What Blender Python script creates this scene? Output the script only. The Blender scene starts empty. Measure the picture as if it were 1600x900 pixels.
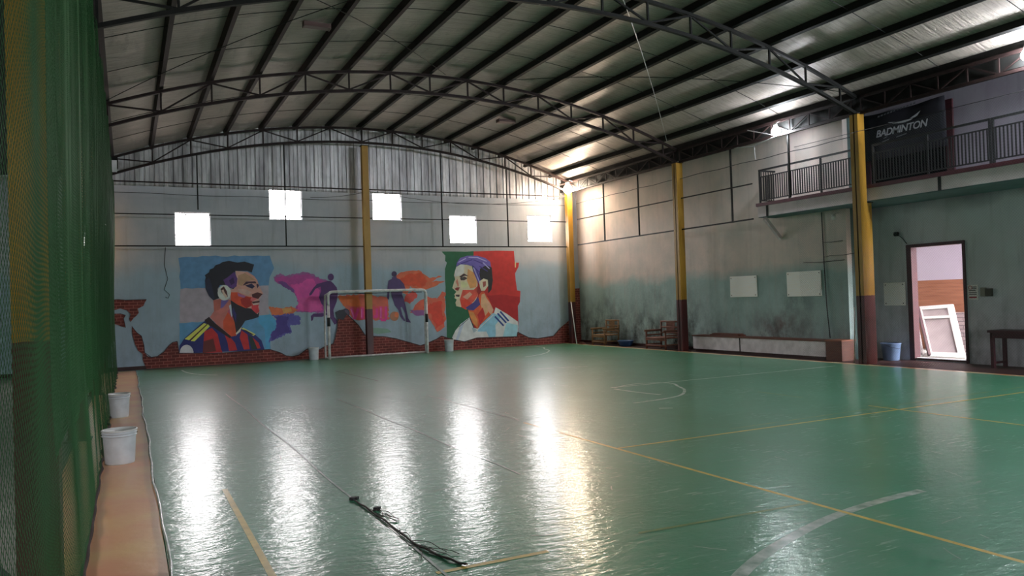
import bpy, math, random
import numpy as np
from mathutils import Vector, Matrix
random.seed(7); rng = np.random.default_rng(7)
C = bpy.context.scene.collection
PI = math.pi

# ------------------------------------------------------------------ camera numbers
F, YAW, PIT, ROL, CH = 1203.35, 0.464231, 0.015006, -0.0318623, 1.6
def cam_axes():
    cy, sy = math.cos(YAW), math.sin(YAW)
    f = Vector((sy*math.cos(PIT), cy*math.cos(PIT), math.sin(PIT)))
    r = Vector((cy, -sy, 0)); u = r.cross(f)
    return math.cos(ROL)*r + math.sin(ROL)*u, -math.sin(ROL)*r + math.cos(ROL)*u, f
CR, CU, CF = cam_axes()
CO = Vector((0, 0, CH))
def on(px, py, ax, val):
    """point of the photograph taken back onto the real plane where coordinate ax equals val"""
    d = CR*((px-800)/F) - CU*((py-450)/F) + CF
    return CO + d*((val-CO[ax])/d[ax])

# ------------------------------------------------------------------ materials
def lin(c):
    c = c/255.0
    return c/12.92 if c <= 0.04045 else ((c+0.055)/1.055)**2.4
def col(r, g, b, k=1.0): return tuple(min(0.92, lin(v)*k) for v in (r, g, b)) + (1,)
MATS = {}
def mat(name, c, rough=0.6, metal=0.0, noise=0.0, nscale=3.0, bump=0.0, bscale=40.0, c2=None, spec=0.5):
    if name in MATS: return MATS[name]
    m = bpy.data.materials.new(name); m.use_nodes = True
    n, l = m.node_tree.nodes, m.node_tree.links
    b = n['Principled BSDF']; b.inputs['Base Color'].default_value = c
    b.inputs['Roughness'].default_value = rough; b.inputs['Metallic'].default_value = metal
    b.inputs['Specular IOR Level'].default_value = spec
    if noise or bump:
        tc = n.new('ShaderNodeTexCoord')
    if noise:
        t = n.new('ShaderNodeTexNoise'); t.inputs['Scale'].default_value = nscale; t.inputs['Detail'].default_value = 6
        l.new(tc.outputs['Object'], t.inputs['Vector'])
        r = n.new('ShaderNodeValToRGB'); r.color_ramp.elements[0].position = 0.35; r.color_ramp.elements[1].position = 0.68
        cc = c2 or tuple(v*(1-noise) for v in c[:3]) + (1,)
        r.color_ramp.elements[0].color = cc; r.color_ramp.elements[1].color = c
        l.new(t.outputs['Fac'], r.inputs['Fac']); l.new(r.outputs['Color'], b.inputs['Base Color'])
    if bump:
        t2 = n.new('ShaderNodeTexNoise'); t2.inputs['Scale'].default_value = bscale; t2.inputs['Detail'].default_value = 4
        l.new(tc.outputs['Object'], t2.inputs['Vector'])
        bp = n.new('ShaderNodeBump'); bp.inputs['Strength'].default_value = bump; bp.inputs['Distance'].default_value = 0.02
        l.new(t2.outputs['Fac'], bp.inputs['Height']); l.new(bp.outputs['Normal'], b.inputs['Normal'])
    MATS[name] = m
    return m
def emit(name, c, s):
    m = bpy.data.materials.new(name); m.use_nodes = True
    n, l = m.node_tree.nodes, m.node_tree.links
    b = n['Principled BSDF']; b.inputs['Base Color'].default_value = c
    b.inputs['Emission Color'].default_value = c; b.inputs['Emission Strength'].default_value = s
    return m
K = 2.3
def paint(r, g, b):
    return mat('paint_%d_%d_%d' % (r, g, b), col(r, g, b, K), 0.6, noise=0.18, nscale=5)

class NT:
    def __init__(s, name):
        s.m = bpy.data.materials.new(name); s.m.use_nodes = True
        s.n, s.l = s.m.node_tree.nodes, s.m.node_tree.links
        s.b = s.n['Principled BSDF']; s.tc = s.n.new('ShaderNodeTexCoord')
    def vec(s, scale=(1, 1, 1), rot=(0, 0, 0), src=None):
        mp = s.n.new('ShaderNodeMapping'); mp.inputs['Scale'].default_value = scale; mp.inputs['Rotation'].default_value = rot
        s.l.new(src or s.tc.outputs['Object'], mp.inputs['Vector']); return mp.outputs['Vector']
    def noise(s, v, scale, detail=5, rough=0.55, dist=0.0):
        t = s.n.new('ShaderNodeTexNoise'); t.inputs['Scale'].default_value = scale; t.inputs['Detail'].default_value = detail
        t.inputs['Roughness'].default_value = rough; t.inputs['Distortion'].default_value = dist
        s.l.new(v, t.inputs['Vector']); return t.outputs['Fac']
    def ramp(s, f, stops):
        r = s.n.new('ShaderNodeValToRGB'); e = r.color_ramp.elements
        while len(e) < len(stops): e.new(0.5)
        for i, (p, c) in enumerate(stops):
            e[i].position = p; e[i].color = c if isinstance(c, tuple) else (c, c, c, 1)
        s.l.new(f, r.inputs['Fac']); return r.outputs['Color']
    def mix(s, f, a, b, mode='MIX'):
        x = s.n.new('ShaderNodeMix'); x.data_type = 'RGBA'; x.blend_type = mode
        for sock, v in ((x.inputs[0], f), (x.inputs[6], a), (x.inputs[7], b)):
            if hasattr(v, 'is_output'): s.l.new(v, sock)
            else: sock.default_value = v
        return x.outputs[2]
    def math(s, op, a, b=0.0, clamp=False):
        x = s.n.new('ShaderNodeMath'); x.operation = op; x.use_clamp = clamp
        for sock, v in ((x.inputs[0], a), (x.inputs[1], b)):
            if hasattr(v, 'is_output'): s.l.new(v, sock)
            else: sock.default_value = v
        return x.outputs[0]
    def sep(s):
        x = s.n.new('ShaderNodeSeparateXYZ'); s.l.new(s.tc.outputs['Object'], x.inputs[0]); return x.outputs
    def bump(s, h, strength, dist, prev=None):
        b = s.n.new('ShaderNodeBump'); b.inputs['Strength'].default_value = strength; b.inputs['Distance'].default_value = dist
        s.l.new(h, b.inputs['Height'])
        if prev: s.l.new(prev, b.inputs['Normal'])
        return b.outputs['Normal']
    def out(s, color=None, rough=None, normal=None, metal=None):
        for k, v in (('Base Color', color), ('Roughness', rough), ('Normal', normal), ('Metallic', metal)):
            if v is None: continue
            if hasattr(v, 'is_output'): s.l.new(v, s.b.inputs[k])
            else: s.b.inputs[k].default_value = v
        return s.m

def floor_material():
    t = NT('court_mat')
    p = t.vec()
    n1 = t.noise(p, 0.55, 4); n2 = t.noise(p, 5.0, 6, 0.65)
    c = t.ramp(n1, [(0.35, col(28, 98, 68, 2.05)), (0.65, col(42, 108, 80, 2.05))])
    # pale scuffing left by shoes: thin random scratches in several directions
    fs = None
    for k, (rz, sx, sy, sc, th) in enumerate([(0.5, 1, 9, 3.0, .70), (-0.9, 1, 11, 2.6, .71), (1.35, 1, 8, 3.6, .71), (2.2, 1, 12, 3.0, .72)]):
        v = t.vec((sx, sy, 1), (0, 0, rz)); nn = t.noise(v, sc, 2, 0.6)
        f = t.ramp(nn, [(th-0.05, 0.0), (th-0.02, 1.0)])
        fs = f if fs is None else t.mix(1.0, fs, f, 'LIGHTEN')
    patch = t.ramp(t.noise(p, 0.8, 3), [(0.45, 0.0), (0.62, 1.0)])
    fs = t.mix(1.0, fs, patch, 'MULTIPLY')
    c = t.mix(t.math('MULTIPLY', fs, 0.55), c, col(165, 185, 175, 1.6))
    dirt = t.ramp(n2, [(0.40, 0.0), (0.75, 1.0)])
    c = t.mix(t.math('MULTIPLY', dirt, 0.22), c, col(125, 140, 128, 1.6))
    r = t.ramp(n2, [(0.3, 0.36), (0.7, 0.46)])
    h1 = t.noise(t.vec((0.7, 1.6, 1), (0, 0, 0.45)), 7.5, 3, 0.6)
    h2 = t.noise(t.vec((1.0, 1.6, 1), (0, 0, 0.45)), 19.0, 3, 0.6)
    nb = t.bump(h1, 0.6, 0.0095); nb = t.bump(h2, 0.6, 0.0036, nb)
    t.b.inputs['Specular IOR Level'].default_value = 0.75
    t.b.inputs['Coat Weight'].default_value = 0.65; t.b.inputs['Coat Roughness'].default_value = 0.15
    t.l.new(nb, t.b.inputs['Coat Normal'])
    return t.out(c, r, nb)

def wall_material(name, upper, lower, zsplit, stain=0.5, pink=False):
    t = NT(name); X, Y, Z = t.sep()
    p = t.vec()
    wob = t.math('MULTIPLY', t.noise(p, 0.8, 4), 0.9)
    z = t.math('SUBTRACT', t.math('ADD', Z, wob), zsplit)
    f = t.math('MULTIPLY', z, 3.0, True)
    c = t.mix(f, lower, upper)
    # blotchy faded paint
    n = t.ramp(t.noise(p, 1.7, 6, 0.6), [(0.35, 0.0), (0.7, 1.0)])
    c = t.mix(t.math('MULTIPLY', n, 0.35), c, tuple(v*0.72 for v in lower[:3]) + (1,))
    # vertical water streaks
    s = t.ramp(t.noise(t.vec((3.0, 3.0, 0.25)), 2.2, 4, 0.6), [(0.52, 0.0), (0.75, 1.0)])
    c = t.mix(t.math('MULTIPLY', s, 0.30), c, tuple(v*0.55 for v in upper[:3]) + (1,))
    # mould, growing up from the foot of the wall
    low = t.math('SUBTRACT', 1.15, t.math('MULTIPLY', Z, 0.50), True)
    m = t.ramp(t.noise(t.vec((1, 1, 0.7)), 2.6, 8, 0.72), [(0.38, 0.0), (0.62, 1.0)])
    big = t.ramp(t.noise(p, 0.55, 2), [(0.30, 0.15), (0.55, 1.0)])
    m = t.math('MULTIPLY', t.math('MULTIPLY', m, low), t.math('MULTIPLY', big, stain))
    c = t.mix(m, c, col(46, 50, 46, 1.3))
    if pink:
        py = t.math('MULTIPLY', t.math('SUBTRACT', 1.0, t.math('MULTIPLY', t.math('ABSOLUTE', t.math('SUBTRACT', Y, 14.4)), 0.8), True),
                    t.math('SUBTRACT', 1.0, t.math('MULTIPLY', t.math('ABSOLUTE', t.math('SUBTRACT', Z, 0.75)), 2.2), True))
        mm = t.ramp(t.noise(p, 4.0, 5), [(0.35, 0.2), (0.65, 1.0)])
        c = t.mix(t.math('MULTIPLY', py, mm, True), c, col(95, 72, 72, 1.3))
    nb = t.bump(t.noise(p, 14, 5), 0.25, 0.02)
    return t.out(c, 0.85, nb)

def brick_material():
    t = NT('painted_brick'); X, Y, Z = t.sep()
    cb = t.n.new('ShaderNodeCombineXYZ'); t.l.new(X, cb.inputs[0]); t.l.new(Z, cb.inputs[1])
    b = t.n.new('ShaderNodeTexBrick'); t.l.new(cb.outputs[0], b.inputs['Vector'])
    b.inputs['Scale'].default_value = 1.0; b.inputs['Brick Width'].default_value = 0.21; b.inputs['Row Height'].default_value = 0.085
    b.inputs['Mortar Size'].default_value = 0.009; b.inputs['Mortar Smooth'].default_value = 0.3
    b.inputs['Color1'].default_value = col(104, 44, 40, 1.9); b.inputs['Color2'].default_value = col(78, 34, 30, 1.9)
    b.inputs['Mortar'].default_value = col(150, 92, 82, 1.7)
    n = t.ramp(t.noise(t.vec(), 2.0, 5), [(0.35, 0.0), (0.7, 1.0)])
    c = t.mix(t.math('MULTIPLY', n, 0.55), b.outputs['Color'], col(62, 34, 30, 1.6))
    return t.out(c, 0.8)

def foil_material():
    t = NT('roof_foil'); X, Y, Z = t.sep(); p = t.vec()
    # crinkles run across the sheets
    h1 = t.noise(t.vec((0.9, 7.0, 0.9)), 2.2, 5, 0.6, 0.3)
    h2 = t.noise(t.vec((1.0, 15.0, 1.0)), 1.6, 4, 0.7)
    h3 = t.noise(p, 26, 2)
    nb = t.bump(h1, 0.8, 0.05); nb = t.bump(h2, 0.9, 0.03, nb); nb = t.bump(h3, 0.3, 0.004, nb)
    d = t.ramp(t.noise(p, 0.6, 5), [(0.35, 0.0), (0.7, 1.0)])
    c = t.mix(d, (0.47, 0.405, 0.355, 1), (0.36, 0.31, 0.27, 1))
    c = t.mix(t.math('MULTIPLY', t.ramp(h2, [(0.46, 0.0), (0.62, 1.0)]), 0.38), c, (0.15, 0.13, 0.11, 1))  # shade of the crinkles put into the colour as dark lines
    sp = t.ramp(t.noise(t.vec((2.2, 0.5, 2.2)), 1.6, 6, 0.7), [(0.56, 0.0), (0.68, 1.0)])
    c = t.mix(t.math('MULTIPLY', sp, 0.45), c, (0.16, 0.14, 0.12, 1))
    return t.out(c, t.ramp(t.noise(p, 1.5, 3), [(0.3, 0.42), (0.7, 0.54)]), nb, 0.30)

def sheet_material():
    t = NT('galvanised_sheet'); X, Y, Z = t.sep(); p = t.vec()
    v = t.noise(t.vec((3.6, 1, 0.5)), 1.1, 3, 0.7)
    c = t.ramp(v, [(0.35, (0.36, 0.35, 0.37, 1)), (0.65, (0.78, 0.77, 0.79, 1))])
    s = t.ramp(t.noise(t.vec((3, 1, 1)), 3, 6, 0.7), [(0.5, 0.0), (0.7, 1.0)])
    c = t.mix(t.math('MULTIPLY', s, 0.4), c, (0.28, 0.25, 0.25, 1))
    return t.out(c, 0.45, t.bump(t.noise(p, 6, 3), 0.2, 0.02), 0.45)

def wood_material(name, c1, c2, rough=0.55, axis=(1, 1, 12)):
    t = NT(name)
    n = t.noise(t.vec(axis), 4, 4, 0.6, 0.5)
    c = t.ramp(n, [(0.3, c1), (0.7, c2)])
    return t.out(c, rough)

def column_material():
    t = NT('column_paint'); X, Y, Z = t.sep()
    f = t.math('GREATER_THAN', t.math('ADD', Z, t.math('MULTIPLY', t.noise(t.vec(), 9, 2), 0.03)), 1.48)
    y = t.ramp(t.noise(t.vec((1, 1, 0.3)), 3, 5), [(0.35, col(134, 96, 18, 1.5)), (0.65, col(156, 116, 38, 1.55))])
    r = t.ramp(t.noise(t.vec((1, 1, 0.4)), 4, 5), [(0.35, col(48, 14, 14, 1.5)), (0.65, col(66, 20, 18, 1.5))])
    c = t.mix(f, r, y)
    ch = t.ramp(t.noise(t.vec(), 11, 6, 0.7), [(0.66, 0.0), (0.70, 1.0)])
    c = t.mix(t.math('MULTIPLY', ch, 0.7), c, (0.05, 0.035, 0.03, 1))
    return t.out(c, 0.5)

M = dict(
    floor=floor_material(),
    wall_back=wall_material('wall_paint_back', col(138, 138, 142, 2.3), col(120, 134, 144, 2.3), 3.1, 0.25),
    wall_side=wall_material('wall_paint_side', col(148, 136, 130, 2.35), col(104, 120, 118, 2.6), 2.42, 1.0, True),
    wall_door=wall_material('wall_paint_door', col(104, 98, 108, 2.0), col(124, 126, 130, 3.0), 3.6, 0.55),
    wall_left=wall_material('wall_paint_left', col(120, 124, 120, 1.9), col(100, 118, 112, 1.9), 2.0, 0.5),
    brick=brick_material(), foil=foil_material(), sheet=sheet_material(), column=column_material(),
    rust=mat('rust_primer_steel', (0.024, 0.012, 0.011, 1), 0.6, 0.0, noise=0.45, nscale=8, spec=0.25),
    dark=mat('dark_steel', (0.013, 0.013, 0.012, 1), 0.6, 0.0, noise=0.4, nscale=8, spec=0.25),
    black=mat('black_rubber', (0.012, 0.012, 0.013, 1), 0.6),
    orange=mat('orange_floor_paint', col(222, 158, 108, 1.7), 0.33, noise=0.35, nscale=1.6, bump=0.12, bscale=9, c2=col(200, 140, 105, 1.5), spec=0.8),
    stripe=mat('edge_stripe_paint', col(214, 172, 126, 2.5), 0.45, noise=0.35, nscale=2.2, c2=col(180, 116, 76, 2.2)),
    maroonfloor=mat('maroon_ledge_paint', col(52, 26, 22, 1.4), 0.55, noise=0.4, nscale=2),
    concrete=mat('bare_concrete', (0.26, 0.25, 0.23, 1), 0.8, noise=0.35, nscale=2, bump=0.2, bscale=18),
    white=mat('white_paint', (0.78, 0.77, 0.74, 1), 0.4, noise=0.12, nscale=6),
    chip=mat('chipped_white_paint', (0.82, 0.80, 0.78, 1), 0.45, noise=0.5, nscale=9, c2=(0.55, 0.50, 0.50, 1)),
    pail=mat('pail_plastic', (0.60, 0.64, 0.68, 1), 0.35, noise=0.15, nscale=9),
    pailrim=mat('pail_rim_plastic', (0.72, 0.73, 0.72, 1), 0.35, noise=0.2, nscale=12),
    bluep=mat('blue_plastic', (0.05, 0.12, 0.28, 1), 0.4),
    ply=wood_material('pale_board', col(176, 154, 148, 2.7), col(190, 168, 160, 2.7)),
    bamboo=wood_material('bamboo', col(118, 92, 62, 1.7), col(92, 66, 42, 1.7)),
    bamboo2=wood_material('red_brown_bamboo', col(104, 66, 52, 1.7), col(78, 46, 38, 1.7)),
    brown=wood_material('brown_wood', col(86, 48, 34, 1.6), col(62, 34, 26, 1.6)),
    maroon=wood_material('maroon_wood', col(58, 24, 30, 1.6), col(42, 18, 24, 1.6)),
    plaster=mat('pink_white_plaster', col(168, 148, 150, 3.0), 0.8, noise=0.25, nscale=5),
    slab=mat('slab_paint', col(148, 136, 138, 2.7), 0.8, noise=0.2, nscale=2),
    slabunder=mat('slab_underside_shade', col(66, 92, 92, 1.8), 0.85, noise=0.25, nscale=2),  # darker teal puts the shade under the slab into the colour
    vinyl=mat('black_vinyl', (0.010, 0.010, 0.018, 1), 0.85, noise=0.3, nscale=3),
    print=mat('banner_print', (0.42, 0.44, 0.48, 1), 0.5),
    net=mat('green_net_twine', col(24, 96, 40, 0.7), 0.6),
    rope=mat('dark_rope', (0.05, 0.022, 0.022, 1), 0.8, noise=0.7, nscale=60),
    lineW=mat('white_line_paint', col(200, 206, 198, 2.2), 0.35, noise=0.45, nscale=6, c2=col(120, 150, 130, 2.0)),
    lineG=mat('worn_grey_line_paint', col(150, 158, 150, 2.1), 0.4, noise=0.35, nscale=9, c2=col(92, 118, 102, 1.7)),
    lineY=mat('yellow_line_paint', col(204, 158, 74, 1.9), 0.35, noise=0.3, nscale=7),
    lineYf=mat('faded_yellow_line_paint', col(120, 130, 70, 1.6), 0.35, noise=0.5, nscale=4, c2=col(60, 108, 72, 1.8)),
    seam=mat('seam_glint', (0.62, 0.64, 0.62, 1), 0.45, noise=0.5, nscale=7, c2=(0.25, 0.36, 0.30, 1)),
    zinc=mat('zinc', (0.55, 0.55, 0.56, 1), 0.4, 0.6),
    pipe=mat('white_pvc', (0.7, 0.7, 0.66, 1), 0.4),
)
M['bulb_warm'] = emit('bulb_warm', (1.0, 0.74, 0.50, 1), 1)
M['bulb_cool'] = emit('bulb_cool', (0.86, 0.92, 1.0, 1), 1)

for k_ in ('lineW', 'lineG', 'lineY', 'lineYf', 'seam', 'stripe'):
    b_ = M[k_].node_tree.nodes['Principled BSDF']
    b_.inputs['Coat Weight'].default_value = 0.65; b_.inputs['Coat Roughness'].default_value = 0.15
    b_.inputs['Roughness'].default_value = 0.41; b_.inputs['Specular IOR Level'].default_value = 0.75
# ------------------------------------------------------------------ mesh builder
class MB:
    def __init__(s): s.v = []; s.f = []; s.m = []; s.cm = 0
    def add(s, vs, fs):
        o = len(s.v); s.v += [tuple(p) for p in vs]
        for f in fs: s.f.append([o+i for i in f]); s.m.append(s.cm)
        return s
    def box(s, x0, x1, y0, y1, z0, z1):
        return s.add([(x0,y0,z0),(x1,y0,z0),(x1,y1,z0),(x0,y1,z0),(x0,y0,z1),(x1,y0,z1),(x1,y1,z1),(x0,y1,z1)],
            [(3,2,1,0),(4,5,6,7),(0,1,5,4),(1,2,6,5),(2,3,7,6),(3,0,4,7)])
    def bar(s, p, q, w, h, up=(0,0,1)):
        p, q, up = Vector(p), Vector(q), Vector(up); d = (q-p).normalized()
        sx = d.cross(up)
        if sx.length < 1e-4: sx = d.cross(Vector((1,0,0)))
        sx.normalize(); sy = sx.cross(d).normalized()
        vs = []
        for e in (p, q):
            for a, b in ((-1,-1),(1,-1),(1,1),(-1,1)): vs.append(e + sx*(a*w/2) + sy*(b*h/2))
        return s.add(vs, [(0,1,2,3),(7,6,5,4),(0,4,5,1),(1,5,6,2),(2,6,7,3),(3,7,4,0)])
    def tube(s, pts, r, n=8, closed=False):
        pts = [Vector(p) for p in pts]; k = len(pts); rs = r if isinstance(r, (list, tuple)) else [r]*k
        vs = []; ref = None
        for i, p in enumerate(pts):
            d = (pts[min(i+1, k-1)] - pts[max(i-1, 0)]).normalized()
            a = d.cross(Vector((0,0,1))) if abs(d.z) < 0.95 else d.cross(Vector((0,1,0)))
            if ref is not None and a.dot(ref) < 0: a = -a
            a.normalize(); ref = a; b = a.cross(d)
            for j in range(n):
                t = 2*PI*j/n; vs.append(p + a*(math.cos(t)*rs[i]) + b*(math.sin(t)*rs[i]))
        fs = []
        for i in range(k-1):
            for j in range(n): fs.append((i*n+j, i*n+(j+1)%n, (i+1)*n+(j+1)%n, (i+1)*n+j))
        fs.append(tuple(reversed(range(n)))); fs.append(tuple((k-1)*n+j for j in range(n)))
        return s.add(vs, fs)
    def lathe(s, prof, c=(0,0,0), n=28):
        vs = []; fs = []
        for r, z in prof:
            for j in range(n):
                t = 2*PI*j/n; vs.append((c[0]+r*math.cos(t), c[1]+r*math.sin(t), c[2]+z))
        for i in range(len(prof)-1):
            for j in range(n): fs.append((i*n+j, i*n+(j+1)%n, (i+1)*n+(j+1)%n, (i+1)*n+j))
        if prof[0][0] > 1e-6: fs.append(tuple(reversed(range(n))))
        if prof[-1][0] > 1e-6: fs.append(tuple((len(prof)-1)*n+j for j in range(n)))
        return s.add(vs, fs)
    def poly(s, pts): return s.add(pts, [tuple(range(len(pts)))])
    def slab(s, pts, off):
        """closed plate: outline pts pushed along off"""
        n = len(pts); off = Vector(off)
        vs = [Vector(p) for p in pts] + [Vector(p)+off for p in pts]
        return s.add(vs, [tuple(reversed(range(n))), tuple(range(n, 2*n))] + [(i, (i+1) % n, n+(i+1) % n, n+i) for i in range(n)])
    def build(s, name, mats, parent=None, smooth=False, origin=None, bevel=0):
        me = bpy.data.meshes.new(name)
        o0 = Vector(origin) if origin is not None else (ORG[parent.name] if parent is not None else Vector((0,0,0)))
        me.from_pydata([tuple(Vector(v)-o0) for v in s.v], [], s.f)
        for m in (mats if isinstance(mats, (list, tuple)) else [mats]): me.materials.append(m)
        if any(s.m): me.polygons.foreach_set('material_index', s.m)
        me.update()
        if smooth: me.polygons.foreach_set('use_smooth', [True]*len(me.polygons))
        o = bpy.data.objects.new(name, me); C.objects.link(o)
        if parent is not None: o.parent = parent
        else: o.location = o0
        ORG[o.name] = o0
        if bevel:
            b = o.modifiers.new('bevel', 'BEVEL'); b.width = bevel; b.segments = 2; b.limit_method = 'ANGLE'
        return o
ORG = {}
def tag(o, label=None, cat=None, group=None, kind=None):
    if label: o['label'] = label
    if cat: o['category'] = cat
    if group: o['group'] = group
    if kind: o['kind'] = kind
    return o
def thing(name, label, cat, loc=(0,0,0), group=None):
    o = bpy.data.objects.new(name, None); C.objects.link(o); o.location = loc; o.empty_display_size = 0.2
    ORG[o.name] = Vector(loc)
    return tag(o, label, cat, group)
def struct(o): o['kind'] = 'structure'; return o
def dup(root, loc, rotz=None, label=None):
    r = root.copy(); C.objects.link(r); r.location = loc
    if rotz is not None: r.rotation_euler = (0, 0, rotz)
    if label: r['label'] = label
    ORG[r.name] = Vector(loc)
    for ch in list(root.children):
        c = ch.copy(); C.objects.link(c); c.parent = r
        for g in ch.children:
            d = g.copy(); C.objects.link(d); d.parent = c
    return r

# ------------------------------------------------------------------ hall dimensions
XL, XR = -0.45, 14.0          # column lines
YC = [23.3, 17.3, 11.3, 5.3]  # column rows
YW = 24.0                     # face of the back wall
XA, XB = 14.75, 15.5          # faces of the right wall, near the corner and beside the door
YEDGE = 12.3
YF = -7.0                     # front end of the hall, behind the viewer
XAIS = -3.6                   # wall of the side aisle behind the net
def upz(x): return 7.07 - (20 - math.sqrt(400 - (x-6.75)**2))     # top of the truss upper chord
def loz(x): return 6.61 - (20.4 - math.sqrt(20.4**2 - (x-6.85)**2))
def roofz(x): return upz(x) + 0.178

# ------------------------------------------------------------------ walls with openings
def wall_with_holes(name, mt, axis, face, back, u0, u1, z0, z1, holes, ztop=None):
    """axis 'Y': wall in the X-Z plane at Y=face; axis 'X': wall in the Y-Z plane at X=face"""
    us = sorted(set([u0, u1] + [h[0] for h in holes] + [h[1] for h in holes]))
    zs = sorted(set([z0, z1] + [h[2] for h in holes] + [h[3] for h in holes]))
    us = [u for u in us if u0 <= u <= u1]; zs = [z for z in zs if z0 <= z <= z1]
    P = (lambda u, z, d: (u, d, z)) if axis == 'Y' else (lambda u, z, d: (d, u, z))
    b = MB()
    for i in range(len(us)-1):
        for j in range(len(zs)-1):
            cu, cz = (us[i]+us[i+1])/2, (zs[j]+zs[j+1])/2
            if any(h[0] < cu < h[1] and h[2] < cz < h[3] for h in holes): continue
            for d in (face, back):
                b.poly([P(us[i], zs[j], d), P(us[i+1], zs[j], d), P(us[i+1], zs[j+1], d), P(us[i], zs[j+1], d)])
    for a0, a1, c0, c1 in list(holes) + [(u0, u1, z0, z1)]:
        for q in (((a0, c0), (a1, c0)), ((a1, c0), (a1, c1)), ((a1, c1), (a0, c1)), ((a0, c1), (a0, c0))):
            b.poly([P(*q[0], face), P(*q[1], face), P(*q[1], back), P(*q[0], back)])
    return struct(b.build(name, mt))
WIN = [(1.27, 2.24, 3.43, 4.42), (3.90, 4.88, 4.24, 5.20), (7.11, 8.08, 4.29, 5.20), (9.75, 10.73, 3.55, 4.50),
       (12.72, 13.69, 3.61, 4.57), (-1.28, -0.31, 3.43, 4.40)]
wall_with_holes('wall_back', M['wall_back'], 'Y', YW, YW+0.18, XAIS, XB+0.2, -0.04, 5.40, WIN)
for i, (a, b_, c, d) in enumerate(WIN):
    w = MB(); t = 0.03; y0, y1 = YW+0.05, YW+0.09
    w.box(a, a+t, y0, y1, c, d).box(b_-t, b_, y0, y1, c, d).box(a+t, b_-t, y0, y1, c, c+t).box(a+t, b_-t, y0, y1, d-t, d)
    wo = struct(w.build('window_%d' % (i+1), M['zinc']))
    if i == 4:   # this one still shows its louvre and bars
        g = MB()
        for k in range(5): g.bar((a+0.03, y0+.02, c+0.12+0.1*k), (a+0.24, y0+.02, c+0.12+0.1*k), 0.025, 0.02)
        g.bar((a+0.24, y0+.02, c+.03), (a+0.24, y0+.02, c+0.6), 0.025, 0.025)
        g.bar((a+0.03, y0+.02, c+0.6), (a+0.24, y0+.02, c+0.6), 0.02, 0.02)
        g.build('louvre', M['dark'], wo)
        g = MB()
        for k in range(1, 6): g.bar((a+0.24+0.12*k, y0+.02, c+.03), (a+0.24+0.12*k, y0+.02, d-.03), 0.006, 0.006)
        for k in range(1, 4): g.bar((a+.25, y0+.02, c+0.22*k), (b_-.03, y0+.02, c+0.22*k), 0.006, 0.006)
        g.build('wire_grille', M['zinc'], wo)

# ribbed metal sheeting that fills the gable
g = MB(); yb = 23.955
prof = [(0, 0), (0.020, 0.03), (0.034, 0.03), (0.046, -0.012), (0.054, 0), (0.14, 0.0), (0.15, 0.008), (0.16, 0), (0.25, 0)]
x = XL-0.3; px = []
while x < XB:
    for a, b_ in prof[:-1]: px.append((x+a, yb+b_))
    x += 0.25
vs = []; fs = []
for i, (a, b_) in enumerate(px):
    vs += [(a, b_, 5.13), (a, b_, min(roofz(a)+0.02, 9) if a < 14.1 else 5.72)]
    if i: fs.append((2*i-2, 2*i, 2*i+1, 2*i-1))
g.add(vs, fs); struct(g.build('wall_gable', M['sheet']))

# right-hand walls
DOOR = (10.03, 11.32, 0.04, 2.50)
wall_with_holes('wall_right', M['wall_side'], 'X', XA, XA+0.15, YEDGE, YW, -0.04, 5.70, [])
wall_with_holes('wall_right_recess', M['wall_door'], 'X', XB, XB+0.15, YF, YEDGE, -0.04, 5.70, [DOOR])
w = MB(); w.box(XA+0.151, XB+0.15, YEDGE, YEDGE+0.14, -0.04, 5.70); struct(w.build('wall_return', mat('return_shade', col(66, 84, 82, 1.5), 0.85, noise=0.3, nscale=3)))  # darker colour holds the shadow on this face of the recess
# left aisle wall, front wall with an unseen doorway, added to let daylight in from behind
LW = [(6.2, 7.0, 1.4, 2.3)]
wall_with_holes('wall_left', M['wall_left'], 'X', XAIS, XAIS-0.15, YF, YW, -0.04, 5.3, LW)
FW = [(3.5, 5.6, 0.0, 2.3)]
wall_with_holes('wall_front', M['wall_left'], 'Y', YF, YF-0.15, XAIS, XB+0.2, -0.04, 7.3, FW)

# floor
bfl = MB(); bfl.box(XAIS-0.2, XB+0.2, YF-0.2, YW+0.2, -0.20, -0.035); struct(bfl.build('floor_base', M['concrete']))
court = MB(); court.box(0.2, 13.72, YF, 23.46, -0.035, 0.0)
court_o = struct(court.build('floor', M['floor'], origin=(7, 10, 0)))
b = MB(); b.box(-0.62, 0.195, YF, 23.46, -0.035, -0.012); struct(b.build('floor_edge_left', M['orange']))
b = MB(); b.box(13.73, 13.93, YF, 23.46, -0.035, -0.004); struct(b.build('trim_1', M['stripe']))
b = MB(); b.box(13.93, XB, YF, YW, -0.035, -0.022); struct(b.build('floor_edge_right', M['maroonfloor']))
# curled lip of the court mat along the orange strip, reflected light painted white
xs = [(205,582),(222,650),(230,675),(240,720),(250,790),(258,850),(266,900)]
lip = []
for k in range(60):
    y = YF + (23.4-YF)*k/59.0
    lip.append((0.2 + 0.012*math.sin(y*1.3) + 0.008*math.sin(y*3.7), y, 0.004))
b = MB(); b.tube(lip, 0.011, 6); b.build('mat_lip', M['seam'], court_o, True)
# skirting at the foot of the walls
b = MB(); b.box(XAIS, XA, YW-0.02, YW, -0.03, 0.07); struct(b.build('baseboard_back', M['maroonfloor']))
b = MB(); b.box(XA-0.02, XA, YEDGE, YW-0.02, -0.03, 0.06); struct(b.build('baseboard_right', M['maroonfloor']))

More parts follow.
